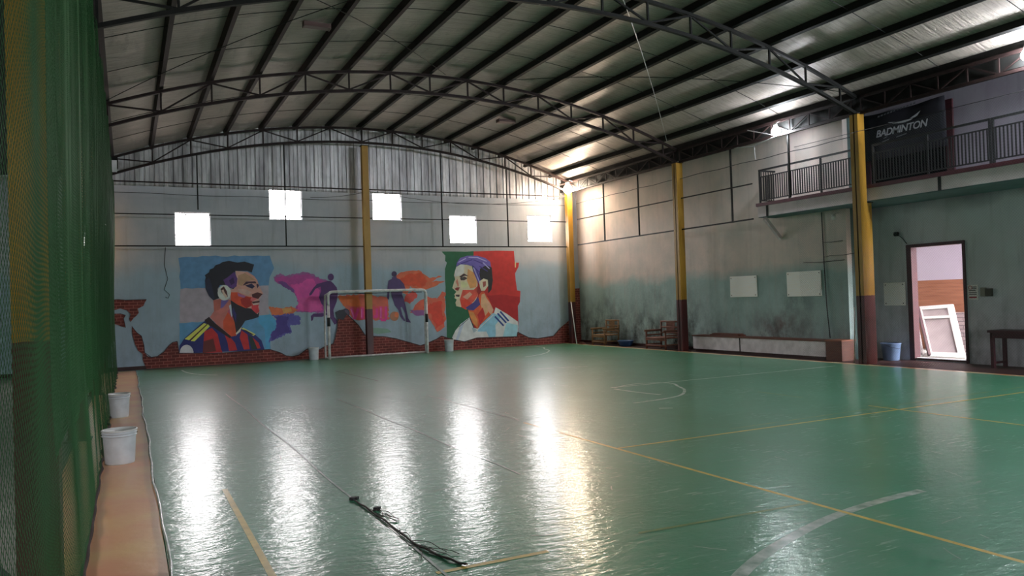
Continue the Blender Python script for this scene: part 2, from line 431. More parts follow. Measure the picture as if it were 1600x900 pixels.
# painted lines on the court
def line(pts, w, mt, z=0.0015):
    P = [Vector((p[0], p[1], z)) for p in pts]; b = MB(); L = []; R = []
    for i, p in enumerate(P):
        d = (P[min(i+1, len(P)-1)] - P[max(i-1, 0)]).normalized(); n = Vector((-d.y, d.x, 0))*w/2
        L.append(p+n); R.append(p-n)
    for i in range(len(P)-1): b.poly([R[i], R[i+1], L[i+1], L[i]])
    return b.build('court_line', mt, court_o)
def arc(cx, cy, r, a0, a1, n=40): return [(cx+r*math.cos(a0+(a1-a0)*i/n), cy+r*math.sin(a0+(a1-a0)*i/n)) for i in range(n+1)]
line([(4.57, -1.0), (4.57, 8.9)], 0.042, M['lineY'], 0.0006)
line([(4.57, 6.79), (13.6, 6.79)], 0.040, M['lineY'], 0.0020)
line([(9.00, 4.0), (9.00, 7.25)], 0.040, M['lineY'], 0.0025)
line([(8.8, 7.05), (13.6, 7.18)], 0.036, M['lineYf'])
line([(6.3, 6.98), (8.8, 7.05)], 0.03, M['lineYf'])
line([(0.74, -1.0), (0.74, 7.3)], 0.045, M['lineY'])
line([(1.60, 4.31), (2.35, 4.30)], 0.045, M['lineY'], 0.0020)
line([(3.05, 4.30), (4.57, 4.22)], 0.036, M['lineYf'], 0.0020)
line([(8.99, 8.4), (8.99, 9.3)], 0.05, M['lineYf'])
line([(7.55, 11.33), (13.2, 11.40)], 0.05, M['lineW'])
pts = [(7.59,11.29),(8.14,11.52),(8.60,11.42),(8.72,11.10),(8.55,10.75),(8.31,10.28),(7.85,9.79),(7.38,9.59),(6.72,9.49)]
def smooth(pts, n=8):
    out = []; P = [pts[0]] + list(pts) + [pts[-1]]
    for i in range(1, len(P)-2):
        for k in range(n):
            t = k/n; r = []
            for c in range(2):
                a, b_, c_, d = P[i-1][c], P[i][c], P[i+1][c], P[i+2][c]
                r.append(0.5*((2*b_)+(-a+c_)*t+(2*a-5*b_+4*c_-d)*t*t+(-a+3*b_-3*c_+d)*t**3))
            out.append(tuple(r))
    return out + [pts[-1]]
line(smooth(pts), 0.05, M['lineW'], 0.0020)
line(smooth([(7.49,11.14),(7.51,10.6),(7.60,10.0)]), 0.06, M['lineW'], 0.0025)
line([(6.68,8.83),(6.84,8.73)], 0.06, M['lineW'])
line(smooth([(2.5,3.0),(3.06,3.36),(3.5,3.58),(4.05,3.78),(4.49,3.9),(5.0,3.98),(5.55,4.01)]), 0.085, M['lineG'], 0.0002)
line(smooth([(11.9,23.1),(12.25,23.0),(12.2,22.2),(11.85,21.5),(11.52,20.6),(10.73,19.58),(9.8,18.91)]), 0.05, M['lineW'])
line(smooth([(1.27,22.3),(1.35,21.3),(1.60,20.4),(1.93,19.9)]), 0.05, M['lineW'])
line([(8.3,15.5),(9.5,15.2)], 0.05, M['lineG'])
line([(4.5,18.7),(4.63,15.6)], 0.03, M['black'])
# seams between the rolls of court matting, light off their edges painted pale
for xx, y0, y1, mt in ((1.635, 4.2, 15.4, 'seam'), (3.18, 6.3, 13.0, 'seam'), (4.60, 9.1, 12.5, 'seam')):
    n = 40; P = [(xx + 0.012*math.sin(i*0.45), y0+(y1-y0)*i/n) for i in range(n+1)]
    o = line(P, 0.018, M[mt], 0.003); o.name = 'seam_glint'

# scuffs
b = MB()
for k in range(150):
    x_, y_ = rng.uniform(1, 13), rng.uniform(2.6, 14); a = rng.uniform(0, PI); l_ = rng.uniform(0.04, 0.26); cv = rng.uniform(-0.4, 0.4)
    P = []
    for i in range(5):
        s_ = (i/4-0.5)*l_; P.append((x_+math.cos(a)*s_ - math.sin(a)*cv*s_*s_*3, y_+math.sin(a)*s_+math.cos(a)*cv*s_*s_*3))
    w_ = rng.uniform(0.002, 0.006)
    nx, ny = -math.sin(a)*w_, math.cos(a)*w_
    for i in range(4): b.poly([(P[i][0]-nx, P[i][1]-ny, 0.0012), (P[i+1][0]-nx, P[i+1][1]-ny, 0.0012), (P[i+1][0]+nx, P[i+1][1]+ny, 0.0012), (P[i][0]+nx, P[i][1]+ny, 0.0012)])
o = b.build('scuff_marks', M['lineG'], court_o); o['kind'] = 'stuff'

# ------------------------------------------------------------------ roof
PX = [6.63 + 0.985*k for k in range(-7, 9)]      # purlin lines
g = MB(); xs = []
edges = [XL] + [p for p in PX if XL+0.1 < p < 14.0] + [14.12]
for a, b_ in zip(edges[:-1], edges[1:]):
    for k in range(10): xs.append((a+(b_-a)*k/10, math.sin(PI*k/10)*0.035*(b_-a)))
xs.append((edges[-1], 0))
NYR = 260; ys = [YF + (YW+0.3-YF)*j/NYR for j in range(NYR+1)]
wr = rng.normal(0, 1, (len(xs), NYR+1)); wr = (wr + np.roll(wr, 1, 0) + np.roll(wr, 2, 0) + np.roll(wr, -1, 0))/4
slow = np.cumsum(rng.normal(0, 1, NYR+1)); slow = (slow-slow.mean())/slow.std()
vs = []; fs = []
for i, (x_, sg) in enumerate(xs):
    f_ = min(1, sg/0.04)
    for j, y_ in enumerate(ys):
        ph = math.sin(y_*0.9 + i//10*1.7)*0.3 + 1
        vs.append((x_, y_, roofz(x_) - sg*ph + f_*0.005*wr[i, j]))
n = NYR+1
for i in range(len(xs)-1):
    for j in range(NYR): fs.append((i*n+j, i*n+j+1, (i+1)*n+j+1, (i+1)*n+j))
g.add(vs, fs); struct(g.build('ceiling', M['foil'], smooth=True))
# low lean-to roof over the side aisle
b = MB(); b.box(XAIS-0.2, XL-0.02, YF, YW+0.2, 5.30, 5.36); struct(b.build('ceiling_aisle', M['dark']))
b = MB(); b.box(XL-0.06, XL-0.02, YF, YW, 5.36, 6.0); struct(b.build('wall_left_upper', M['dark']))

ordn = ['first','second','third','fourth','fifth','sixth','seventh','eighth','ninth','tenth','eleventh','twelfth','thirteenth','fourteenth','fifteenth','sixteenth']
for k, x_ in enumerate([p for p in PX if p < 14.3]):
    t_ = -(x_-6.75)/20; z_ = upz(x_) + 0.012
    d = Vector((math.cos(t_), 0, math.sin(t_))); u_ = Vector((-math.sin(t_), 0, math.cos(t_)))
    b = MB(); q = Vector((x_, 0, z_))
    sec = [(0,0),(0.08,0),(0.08,0.02),(0.006,0.02),(0.006,0.135),(0.08,0.135),(0.08,0.150),(0,0.150)]
    sec = [(a-0.03, c_) for a, c_ in sec]
    A = [q + d*a + u_*c_ + Vector((0, YF, 0)) for a, c_ in sec]; B = [p + Vector((0, YW-0.17-YF, 0)) for p in A]
    b.add(A+B, [(i, (i+1)%8, 8+(i+1)%8, 8+i) for i in range(8)] + [tuple(reversed(range(8))), tuple(range(8, 16))])
    tag(b.build('roof_purlin', M['rust' if k < 6 else 'dark'], origin=(x_, 8, z_)),
        'long dark roof purlin under the foil, %s counted from the left eave' % ordn[k], 'purlin', 'roof purlins running the length of the hall')

# thin rods tying the purlins together
for k, y_ in enumerate([21.3, 19.3, 15.3, 13.4, 9.4, 7.4]):
    b = MB(); b.tube([(XL+0.05+(13.9-XL)*i/30, y_+0.02*math.sin(i), upz(XL+0.05+(13.9-XL)*i/30)+0.045) for i in range(31)], 0.007, 5)
    tag(b.build('sag_rod', M['dark'], origin=(6.75, y_, 7.1)), 'thin arched tie rod across the purlins, %s counted from the back wall' % ordn[k], 'tie rod', 'thin rods tying the roof purlins')
cab = [((-0.3, 17.2), (4.9, 11.4), 'crossing the left roof bay towards the apex'), ((1.7, 11.5), (7.0, 17.2), 'crossing the middle roof bay left of the apex'),
       ((8.2, 11.5), (13.6, 17.2), 'pale and slanting over the right roof bay'), ((8.2, 17.2), (13.8, 11.4), 'slanting from the middle truss to the balcony column')]
for (a, c_, tx) in cab:
    b = MB(); b.tube([(a[0]+(c_[0]-a[0])*i/24, a[1]+(c_[1]-a[1])*i/24, upz(a[0]+(c_[0]-a[0])*i/24)+0.01) for i in range(25)], 0.008, 5)
    tag(b.build('bracing_cable', M['zinc'] if 'pale' in tx else M['dark'], origin=(*a, upz(a[0]))), 'thin bracing cable under the roof, ' + tx, 'cable', 'diagonal bracing cables')

# trusses
def chord(fz, y, w, h, dz):
    b = MB(); n = 48; P = [(XL+(XR-XL)*i/n, y, fz(XL+(XR-XL)*i/n)+dz) for i in range(n+1)]
    vs = []; fs = []
    for p in P:
        for a, c_ in ((-1,-1),(1,-1),(1,1),(-1,1)): vs.append((p[0], p[1]+a*w/2, p[2]+c_*h/2))
    for i in range(n):
        for j in range(4): fs.append((4*i+j, 4*i+(j+1)%4, 4*i+4+(j+1)%4, 4*i+4+j))
    fs += [(3,2,1,0), (4*n, 4*n+1, 4*n+2, 4*n+3)]
    return b.add(vs, fs)
nodes = [XL] + [p for p in PX if XL+0.1 < p < XR-0.1] + [XR]
def truss(y, label):
    t = thing('roof_truss', label, 'roof truss', (6.75, y, 7.0), 'arched roof trusses')
    m_ = M['rust'] if y > 12 else M['dark']
    chord(upz, y, 0.07, 0.06, -0.03).build('upper_chord', m_, t)
    chord(loz, y, 0.07, 0.065, 0).build('lower_chord', m_, t)
    for k, x_ in enumerate(nodes[1:-1]):
        MB().bar((x_, y, loz(x_)+0.02), (x_, y, upz(x_)-0.04), 0.035, 0.035, (0,1,0)).build('web_post', m_, t)
    inner = nodes[1:-1]
    for i in range(len(inner)-1):
        a, b_ = inner[i], inner[i+1]
        kk = round((a-6.63)/0.985)
        p, q = ((a, y, upz(a)-0.05), (b_, y, loz(b_)+0.03)) if kk % 2 else ((a, y, loz(a)+0.03), (b_, y, upz(b_)-0.05))
        MB().bar(p, q, 0.032, 0.032, (0,1,0)).build('web_diagonal', m_, t)
    for s_, (a, b_) in ((0, (nodes[0], nodes[1])), (1, (nodes[-1], nodes[-2]))):
        MB().bar((a, y, upz(a)-0.06), (b_, y, loz(b_)+0.03), 0.032, 0.032, (0,1,0)).build('web_diagonal', m_, t)
    return t
truss(YC[0], 'rust brown arched roof truss in front of the metal gable sheeting')
truss(YC[1], 'rust brown arched roof truss in the middle of the roof')
truss(YC[2], 'nearest arched roof truss, ending at the column beside the banner')

# longitudinal lattice girders over the right-hand columns
def girder(y0, y1, label):
    t = thing('lattice_girder', label, 'lattice girder', (XR, (y0+y1)/2, 5.5), 'lattice girders over the right-hand columns')
    MB().box(XR-0.03, XR+0.03, y0, y1, 5.62, 5.68).build('upper_chord', M['rust'], t)
    MB().box(XR-0.03, XR+0.03, y0, y1, 5.29, 5.35).build('lower_chord', M['rust'], t)
    n = 10
    for i in range(n+1):
        y = y0+(y1-y0)*i/n
        MB().bar((XR, y, 5.34), (XR, y, 5.63), 0.025, 0.025).build('web_post', M['rust'], t)
        if i < n:
            yn = y0+(y1-y0)*(i+1)/n; a, b_ = (5.34, 5.63) if i % 2 else (5.63, 5.34)
            MB().bar((XR, y, a), (XR, yn, b_), 0.025, 0.025).build('web_diagonal', M['rust'], t)
girder(17.42, 23.2, 'slender lattice girder running from the corner lamp to the second column')
girder(11.42, 17.18, 'slender lattice girder behind the small white lamp')
girder(5.4, 11.18, 'dark lattice girder above the black banner and balcony')
b = MB(); b.box(14.05, 14.10, YF, YW, 5.38, 5.72); tag(b.build('eaves_strip', M['dark'], origin=(14.1, 8, 5.6)), 'dark board standing in for the shaded gap along the foot of the roof on the right', 'beam')  # dark board added behind the girder for the unlit gap there
b = MB(); b.box(14.101, XB+0.2, YF, YW+0.2, 5.70, 5.74).box(14.101, 14.14, YF, YW+0.3, 5.74, 6.0); struct(b.build('ceiling_eaves', M['dark']))  # near-black colour stands in for the unlit roof over the eaves
b = MB(); b.box(XL-0.02, XL+0.05, YF, YW, 5.16, 5.24).box(XL-0.02, XL+0.05, YF, YW, 5.60, 5.68)
tag(b.build('eaves_strip', M['dark'], origin=(XL, 8, 5.2)), 'dark eaves rail along the left edge of the roof above the green net', 'beam')

# ------------------------------------------------------------------ columns
def column(x, y, top, label, s=0.20, plate=True):
    t = thing('steel_column', label, 'column', (x, y, -0.02), 'yellow and maroon steel columns')
    b = MB(); h = s/2
    b.box(x-h, x+h, y-h*0.15, y+h*0.15, -0.01, top)                     # web
    b.box(x-h, x-h+0.014, y-h, y+h, -0.01, top).box(x+h-0.014, x+h, y-h, y+h, -0.01, top)
    b.box(x-h+0.014, x+h-0.014, y-h, y-h+0.012, -0.01, top)
    b.build('shaft', M['column'], t)
    MB().box(x-h-0.05, x+h+0.05, y-h-0.05, y+h+0.05, -0.022, 0.0).build('base_plate', M['maroonfloor'], t)
    MB().box(x-h-0.02, x+h+0.02, y-h-0.02, y+h+0.02, top, top+0.02).build('cap_plate', M['rust'], t)
    return t
column(XR, YC[0], 5.28, 'yellow and maroon column in the far right corner under the warm lamp', 0.19)
column(XR, YC[1], 5.30, 'yellow and maroon column beside the two wooden chairs', 0.21)
column(XR, YC[2], 5.30, 'yellow and maroon column in front of the balcony', 0.20)
column(6.69, YC[0], 6.50, 'tall yellow and maroon column behind the goal, midway along the mural wall', 0.19)
for k, y in enumerate(YC):
    column(XL-(0.03 if k == 3 else 0.14), y, 5.15, ['yellow column at the far end of the green net', 'yellow column behind the green net under the middle truss',
        'yellow column behind the green net under the nearest truss', 'nearest yellow column, seen through the green net'][k], 0.22)
t = thing('balcony_post', 'short yellow and maroon post carrying the balcony slab, just right of the tall column', 'post', (14.23, 11.34, -0.022))
MB().box(14.15, 14.31, 11.26, 11.42, -0.01, 3.42).build('shaft', M['column'], t)
MB().box(14.13, 14.33, 11.23, 11.45, 3.42, 3.444).build('cap_plate', M['rust'], t)
MB().box(14.155, 14.35, 11.21, 11.47, -0.022, -0.010).build('base_plate', M['maroonfloor'], t)

# ------------------------------------------------------------------ wall rails (steel frame in the column planes)
yr = YC[0]+0.04
def rail(p, q, w, mt, label, name='wall_rail', cat='rail', group='steel rails in front of the walls'):
    b = MB().bar(p, q, w, w); tag(b.build(name, mt, origin=((Vector(p)+Vector(q))/2)), label, cat, group)
rail((XL-0.3, yr, 3.39), (13.9, yr, 3.39), 0.035, M['dark'], 'lowest and thickest rail across the mural wall, just above the portraits')
rail((XL-0.3, yr, 4.27), (13.9, yr, 4.27), 0.028, M['dark'], 'middle rail across the mural wall, passing the small windows')
rail((XL-0.3, yr, 5.15), (13.9, yr, 5.17), 0.035, M['rust'], 'dark rail along the bottom of the metal gable sheeting')
b = MB(); n = 40
b.tube([(XL+(14.3)*i/n, yr-0.02, 4.84+0.012*math.sin(i*.7)-0.03*math.sin(PI*i/n)) for i in range(n+1)], 0.008, 5)
tag(b.build('wall_wire', M['black'], origin=(7, yr, 4.85)), 'thin black wire stretched across the mural wall below the gable sheeting', 'wire')
b = MB()
b.tube([(5.0+(1.7)*i/16, yr-0.03, 4.86+0.22*(i/16)**2) for i in range(17)] + [(6.8+7.0*i/30, yr-0.05, 5.1-0.25*math.sin(PI*i/30)*1.2) for i in range(31)], 0.007, 5)
tag(b.build('slack_cable', M['black'], origin=(7, yr, 5.0)), 'slack black cable sagging behind the tall yellow column under the gable', 'cable')
for x_, z0, nm in ((1.86, 4.42, 'above the leftmost full window'), (4.27, 3.40, 'passing the second window'), (9.24, 3.40, 'between the third and fourth windows'), (11.62, 3.40, 'between the fourth and fifth windows')):
    rail((x_, yr+0.03, z0), (x_, yr+0.03, loz(x_)), 0.035, M['dark'], 'thin dark upright rail on the mural wall ' + nm, 'wall_post', 'post', 'uprights between the wall rails')
rx = XR+0.03
for y0, y1, tx in ((17.4, 22.8, 'between the corner column and the chair column'), (11.4, 17.2, 'between the chair column and the balcony column')):
    rail((rx, y0 if y0 > 12 else 14.45, 3.42), (rx, y1, 3.42), 0.035, M['dark'], 'lowest dark rail on the right wall ' + tx)
    rail((rx, y0 if y0 > 12 else 14.45, 4.30), (rx, y1, 4.30), 0.030, M['dark'], 'upper dark rail on the right wall ' + tx)
    b = MB(); b.tube([(rx-0.02, y0+(y1-y0)*i/24, 4.86+0.01*math.sin(i)) for i in range(25)], 0.009, 5)
    tag(b.build('wall_wire', M['black'], origin=(rx, (y0+y1)/2, 4.9)), 'thin wire stretched along the right wall ' + tx, 'wire')
for y_, nm in ((21.15, 'nearest the corner'), (19.25, 'midway between the first two columns'), (15.2, 'left of the balcony railing'), (13.25, 'under the small white lamp')):
    rail((rx+0.02, y_, 3.42 if y_ > 14 else 3.8), (rx+0.02, y_, 5.30), 0.038, M['dark'], 'thin dark upright on the right wall ' + nm, 'wall_post', 'post', 'uprights between the wall rails')

# ------------------------------------------------------------------ balcony
b = MB()
b.box(14.16, XB, YF, YEDGE, 3.46, 3.72); b.box(14.16, XA, YEDGE, 14.42, 3.46, 3.72)
slab = struct(b.build('slab_balcony', M['slab']))
b = MB(); b.box(14.12, 14.20, YF, 14.44, 3.72, 3.80)
b.box(14.20, XA, 14.40, 14.46, 3.72, 3.80); b.build('edge_angle', mat('maroon_steel', col(74, 30, 40, 1.5), 0.5, noise=0.3, nscale=6), slab)
b = MB()
for y_ in (14.1, 9.6, 5.0): b.box(14.145, 14.162, y_-0.03, y_+0.03, 3.45, 3.73)
b.build('slab_joint', M['dark'], slab)
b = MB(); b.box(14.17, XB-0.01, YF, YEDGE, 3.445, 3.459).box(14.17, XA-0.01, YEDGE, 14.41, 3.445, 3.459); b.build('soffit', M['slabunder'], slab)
b = MB(); b.bar((14.22, 14.25, 3.42), (14.72, 14.25, 2.92), 0.08, 0.08, (0,1,0))
tag(b.build('balcony_bracket', M['slab'], origin=(14.7, 14.25, 2.95)), 'pale diagonal bracket under the far end of the balcony', 'bracket')
def railing(y0, y1, label, npost, side=False):
    t = thing('balcony_railing', label, 'railing', (14.2, (y0+y1)/2, 3.8), 'sections of the balcony railing')
    x_ = 14.2
    MB().box(x_-0.02, x_+0.02, y0, y1, 4.60, 4.64).build('top_rail', M['black'], t)
    MB().box(x_-0.012, x_+0.012, y0, y1, 4.44, 4.465).build('upper_rail', M['black'], t)
    MB().box(x_-0.012, x_+0.012, y0, y1, 3.86, 3.885).build('lower_rail', M['black'], t)
    for i in range(npost):
        y = y0+0.02+(y1-y0-0.04)*i/(npost-1)
        MB().box(x_-0.018, x_+0.018, y-0.018, y+0.018, 3.8, 4.60).build('rail_post', M['black'], t)
    n = int((y1-y0)/0.068)
    for i in range(1, n):
        y = y0+(y1-y0)*i/n
        MB().box(x_-0.010, x_+0.010, y-0.010, y+0.010, 3.885, 4.44).build('baluster', M['black'], t)
    if side:
        MB().box(x_+.02, XA-0.01, y1-0.02, y1+0.02, 4.60, 4.64).build('side_top_rail', M['black'], t)
        MB().box(x_+.02, XA-0.01, y1-0.012, y1+0.012, 3.86, 3.885).build('side_lower_rail', M['black'], t)
        for i in range(1, 7):
            xx = x_+(XA-x_)*i/7
            MB().box(xx-0.008, xx+0.008, y1-0.008, y1+0.008, 3.885, 4.60).build('baluster', M['black'], t)
    return t
railing(11.5, 14.38, 'black steel balcony railing left of the tall column', 4, True)
railing(8.6, 11.1, 'black steel balcony railing below the hanging banner', 3)
railing(5.4, 8.58, 'black steel balcony railing right of the banner', 3)
# doorway behind the banner
b = MB(); b.box(XB-0.05, XB, 10.14, 10.30, 3.72, 5.5).box(XB-0.05, XB, 12.14, 12.3, 3.72, 5.5)
dz = struct(b.build('door_2', M['maroon']))
MB().box(XB-0.03, XB-0.005, 10.30, 12.14, 3.72, 5.5).build('doorway_dark', mat('black_void_shade', (0.004, 0.0035, 0.005, 1), 0.95, spec=0.05), dz)  # black panel stands in for the unlit room inside the doorway
# banner
t = thing('badminton_banner', 'black hanging banner with pale badminton lettering behind the balcony railing', 'banner', (15.3, 11.2, 4.5))
n = 14; b = MB(); vs = []; fs = []
for i in range(n+1):
    for j in range(9):
        y = 12.16-(1.98)*i/n; z = 5.56-1.05*j/8 - 0.04*math.sin(PI*i/n)*(1 if j == 0 else 0.5)
        vs.append((15.28+0.025*math.sin(i*0.9+j*0.3), y, z))
for i in range(n):
    for j in range(8): fs.append((i*9+j, i*9+j+1, (i+1)*9+j+1, (i+1)*9+j))
b.add(vs, fs); ban = b.build('banner_sheet', M['vinyl'], t, True)
sm = ban.modifiers.new('thick', 'SOLIDIFY'); sm.thickness = 0.004
def text_mesh(s, name, mt, parent, size, loc, ydir=-1, shear=0.0, spacing=1.0):
    cu = bpy.data.curves.new(name, 'FONT'); cu.body = s; cu.size = size; cu.extrude = 0.002; cu.shear = shear
    cu.offset = size*0.018; cu.space_character = spacing; cu.align_x = 'CENTER'
    to = bpy.data.objects.new(name, cu); C.objects.link(to)
    bpy.context.view_layer.update()
    me = bpy.data.meshes.new_from_object(to.evaluated_get(bpy.context.evaluated_depsgraph_get()))
    bpy.data.objects.remove(to)
    # text x runs towards -Y, text y runs up, facing -X
    me.transform(Matrix(((0,0,-1,0),(-1,0,0,0),(0,1,0,0),(0,0,0,1))))
    me.materials.clear(); me.materials.append(mt)
    o = bpy.data.objects.new(name, me); C.objects.link(o); o.parent = parent; o.location = Vector(loc)-ORG[parent.name]
    return o
text_mesh('BADMINTON', 'lettering', M['print'], t, 0.215, (15.245, 11.19, 5.00), shear=0.25, spacing=0.95)
b = MB()
sw = [(11.50,5.28),(11.32,5.25),(11.05,5.24),(10.95,5.25),(10.80,5.31),(10.70,5.36),(10.78,5.27),(10.95,5.205),(11.10,5.19),(11.25,5.205),(11.38,5.225)]
b.slab([(15.246, y, z) for y, z in sw], (-0.002, 0, 0)); b.build('swoosh_emblem', M['print'], t)
b = MB()
for y0, y1, z0 in ((11.62, 11.52, 4.93), (11.66, 11.48, 4.86), (11.30, 11.05, 4.90)): b.slab([(15.246, y0, z0), (15.246, y1, z0+0.03), (15.246, y1, z0+0.05), (15.246, y0, z0+0.02)], (-0.002, 0, 0))
for k in range(12): b.slab([(15.246, 11.75-0.08*k, 5.44+.008*k), (15.246, 11.70-0.08*k, 5.445+.008*k), (15.246, 11.69-0.08*k, 5.48+.008*k), (15.246, 11.74-0.08*k, 5.475+.008*k)], (-0.002, 0, 0))
b.build('small_print', mat('dim_print', (0.12, 0.13, 0.15, 1), 0.5), t)

# ------------------------------------------------------------------ lamps
def lamp(x, y, z, r, warm, strength, label, arm=True):
    t = thing('bulb_lamp', label, 'lamp', (x, y, z), 'bare bulb lamps on the right-hand girder')
    ml = emit('lamp_glass', (1.0, 0.80, 0.60, 1) if warm else (0.88, 0.93, 1.0, 1), strength)
    prof = [(0.001, -r)] + [(r*math.sin(PI*i/14), -r*math.cos(PI*i/14)) for i in range(1, 12)] + [(r*0.42, r*1.15)]
    MB().lathe(prof, (x, y, z), 24).build('bulb', ml, t, True)
    MB().lathe([(r*0.45, r*1.1), (r*0.45, r*1.8), (r*0.3, r*1.9)], (x, y, z), 16).build('socket', M['white'], t, True)
    if arm:
        b = MB(); top = z+r*1.85
        b.tube([(x, y, top), (x+0.06, y, top+0.04), (XR, y, 5.64)], 0.012, 6)
        b.build('bracket', M['zinc'], t, True)
    return t
lamp(13.78, 22.95, 5.36, 0.15, True, 330, 'glowing warm bulb lamp in the far right corner above the corner column')
lamp(13.82, 13.40, 5.38, 0.10, False, 260, 'small glowing white bulb lamp above the balcony railing')
lamp(13.86, 7.72, 5.50, 0.10, False, 380, 'glowing white bulb lamp at the right edge, above the near balcony railing')
lamp(13.70, 1.6, 5.15, 0.12, False, 2000, 'unseen white fill bulb added behind the viewer in line with the right-hand girder')  # added out of view to brighten the roof and hall
lamp(13.70, -4.0, 5.15, 0.12, False, 2400, 'unseen white fill bulb added at the front end, in line with the right-hand girder')  # second added bulb, out of view, for even fill
t = thing('lamp_bracket_arm', 'lit zinc bracket arms beside the small white lamp', 'bracket', (14, 13.6, 5.3))
MB().tube([(13.86, 13.42, 5.28), (13.95, 14.3, 5.20), (14.0, 15.2, 5.33)], 0.012, 6).build('arm', M['zinc'], t)
MB().tube([(13.86, 13.42, 5.28), (13.9, 14.4, 5.62)], 0.012, 6).build('arm', M['zinc'], t)
MB().tube([(13.95, 14.25, 5.20), (13.98, 14.25, 4.87)], 0.010, 6).build('drop_rod', M['zinc'], t)
# unlit floodlight at the left end of the gable truss
t = thing('floodlight', 'unlit grey floodlight on the left eaves at the far end of the green net', 'floodlight', (-0.28, 22.75, 5.45))
b = MB(); b.box(-0.46, -0.12, 22.62, 22.86, 5.38, 5.62); b.build('housing', M['dark'], t, bevel=0.015)
b = MB(); b.box(-0.43, -0.15, 22.60, 22.62, 5.27, 5.58); b.build('glass', M['plaster'], t)
b = MB(); b.bar((-0.45, 22.75, 5.66), (-0.13, 22.75, 5.66), 0.05, 0.06); b.build('yoke', M['dark'], t)

# little fixtures on the roof foil
for (p, w_, h_, lb) in (((3.28, 14.33), 0.46, 0.16, 'small reddish batten light fixed under the left half of the roof'), ((10.08, 20.19), 0.5, 0.22, 'small dark patch plate on the roof foil right of the middle')):
    b = MB(); z_ = upz(p[0])+0.03
    b.box(p[0]-w_/2, p[0]+w_/2, p[1]-h_/2, p[1]+h_/2, z_-0.02, z_+0.06)
    b.box(p[0]-w_/2-.02, p[0]-w_/2, p[1]-h_/2, p[1]+h_/2, z_-0.03, z_+0.07).box(p[0]+w_/2, p[0]+w_/2+.02, p[1]-h_/2, p[1]+h_/2, z_-0.03, z_+0.07)
    tag(b.build('roof_fixture', mat('reddish_metal', (0.16, 0.09, 0.085, 1), 0.5), origin=(p[0], p[1], z_)), lb, 'fixture')
#PART2
# ------------------------------------------------------------------ murals painted on the back wall
def fuzz(pts, amp, n=6, seed=0):
    rr = random.Random(seed); out = []
    k = len(pts)
    for i in range(k):
        a, b_ = pts[i], pts[(i+1) % k]
        L = math.hypot(b_[0]-a[0], b_[1]-a[1]); m_ = max(1, int(L/n))
        for j in range(m_):
            t = j/m_
            out.append((a[0]+(b_[0]-a[0])*t+rr.uniform(-amp, amp), a[1]+(b_[1]-a[1])*t+rr.uniform(-amp, amp)))
    return out
class Mural:
    """flat paint shapes; outlines are given in photograph pixels and taken back onto the wall plane"""
    def __init__(s): s.items = []; s.mats = []; s.k = 0
    def p(s, pts, c, tr=None):
        if tr: pts = [tr(x, y) for x, y in pts]
        m = c if isinstance(c, bpy.types.Material) else paint(*c)
        if m not in s.mats: s.mats.append(m)
        s.items.append((pts, s.mats.index(m), s.k)); s.k += 1
        return s
    def stroke(s, a, b_, w, c, tr=None):
        (x0, y0), (x1, y1) = a, b_; L = math.hypot(x1-x0, y1-y0); nx, ny = -(y1-y0)/L*w/2, (x1-x0)/L*w/2
        return s.p([(x0+nx, y0+ny), (x1+nx, y1+ny), (x1-nx, y1-ny), (x0-nx, y0-ny)], c, tr)
    def build(s, name, label, cat='mural', base=0.0):
        b = MB()
        for pts, mi, k in s.items:
            y = YW-0.002-base-0.0006*k
            b.cm = mi; P = [on(x, yy, 1, y) for x, yy in pts]
            b.poly([(q.x, y, q.z) for q in P])
        o = b.build(name, s.mats, origin=(on(*s.items[0][0][0], 1, YW)))
        return tag(o, label, cat, 'paintings on the back wall')
def ell(cx, cy, rx, ry, n=20, a0=0, a1=2*PI): return [(cx+rx*math.cos(a0+(a1-a0)*i/n), cy+ry*math.sin(a0+(a1-a0)*i/n)) for i in range(n if a1-a0 > 6 else n+1)]

# bearded portrait on the left
A = lambda x, y: (260+x/4.5, 380+y/4.5)
m = Mural(); SK = (168, 124, 112)
m.p(fuzz([(88,100),(300,92),(560,90),(730,90),(760,180),(722,240),(716,315),(100,322)], 5, 40, 1), (78, 112, 144), A)
m.p(fuzz([(96,320),(720,300),(714,430),(722,512),(400,545),(92,565)], 4, 40, 2), (138, 128, 136), A)
m.p(fuzz([(92,563),(400,543),(640,510),(730,500),(772,545),(775,600),(735,660),(730,752),(90,752)], 4, 40, 3), (76, 118, 150), A)
m.p([(640,510),(730,500),(772,545),(772,600),(735,660),(725,745),(700,745),(690,600),(650,560)], (66, 128, 160), A)
m.p([(330,400),(460,395),(495,500),(492,650),(455,657),(380,600),(306,520),(340,470)], (158, 92, 86), A)
m.p([(400,545),(440,470),(492,560),(492,650),(455,657),(400,600)], (176, 66, 40), A)
m.p([(430,480),(470,540),(492,560),(490,520),(460,440)], (150, 70, 90), A)
m.p([(330,400),(385,390),(395,430),(370,470),(335,480)], (150, 80, 70), A)
m.p([(385,400),(440,400),(400,450),(380,460)], (92, 76, 130), A)
m.p([(440,440),(458,425),(478,480),(458,520),(450,490)], (160, 160, 178), A)
m.p([(452,400),(520,440),(600,420),(655,470),(648,520),(600,535),(555,545),(520,600),(492,640),(480,560),(462,500)], (30, 26, 34), A)
m.p([(462,480),(490,560),(492,500),(470,450)], (40, 34, 84), A)
m.p([(485,195),(570,200),(618,232),(640,262),(652,300),(680,355),(668,368),(650,395),(655,415),(650,440),(654,480),(640,500),(600,460),(560,455),(500,430),(452,400),(448,330),(480,320),(490,250)], SK, A)
m.p([(500,215),(545,205),(600,240),(630,262),(600,262),(560,268),(530,300),(505,290)], (150, 116, 92), A)
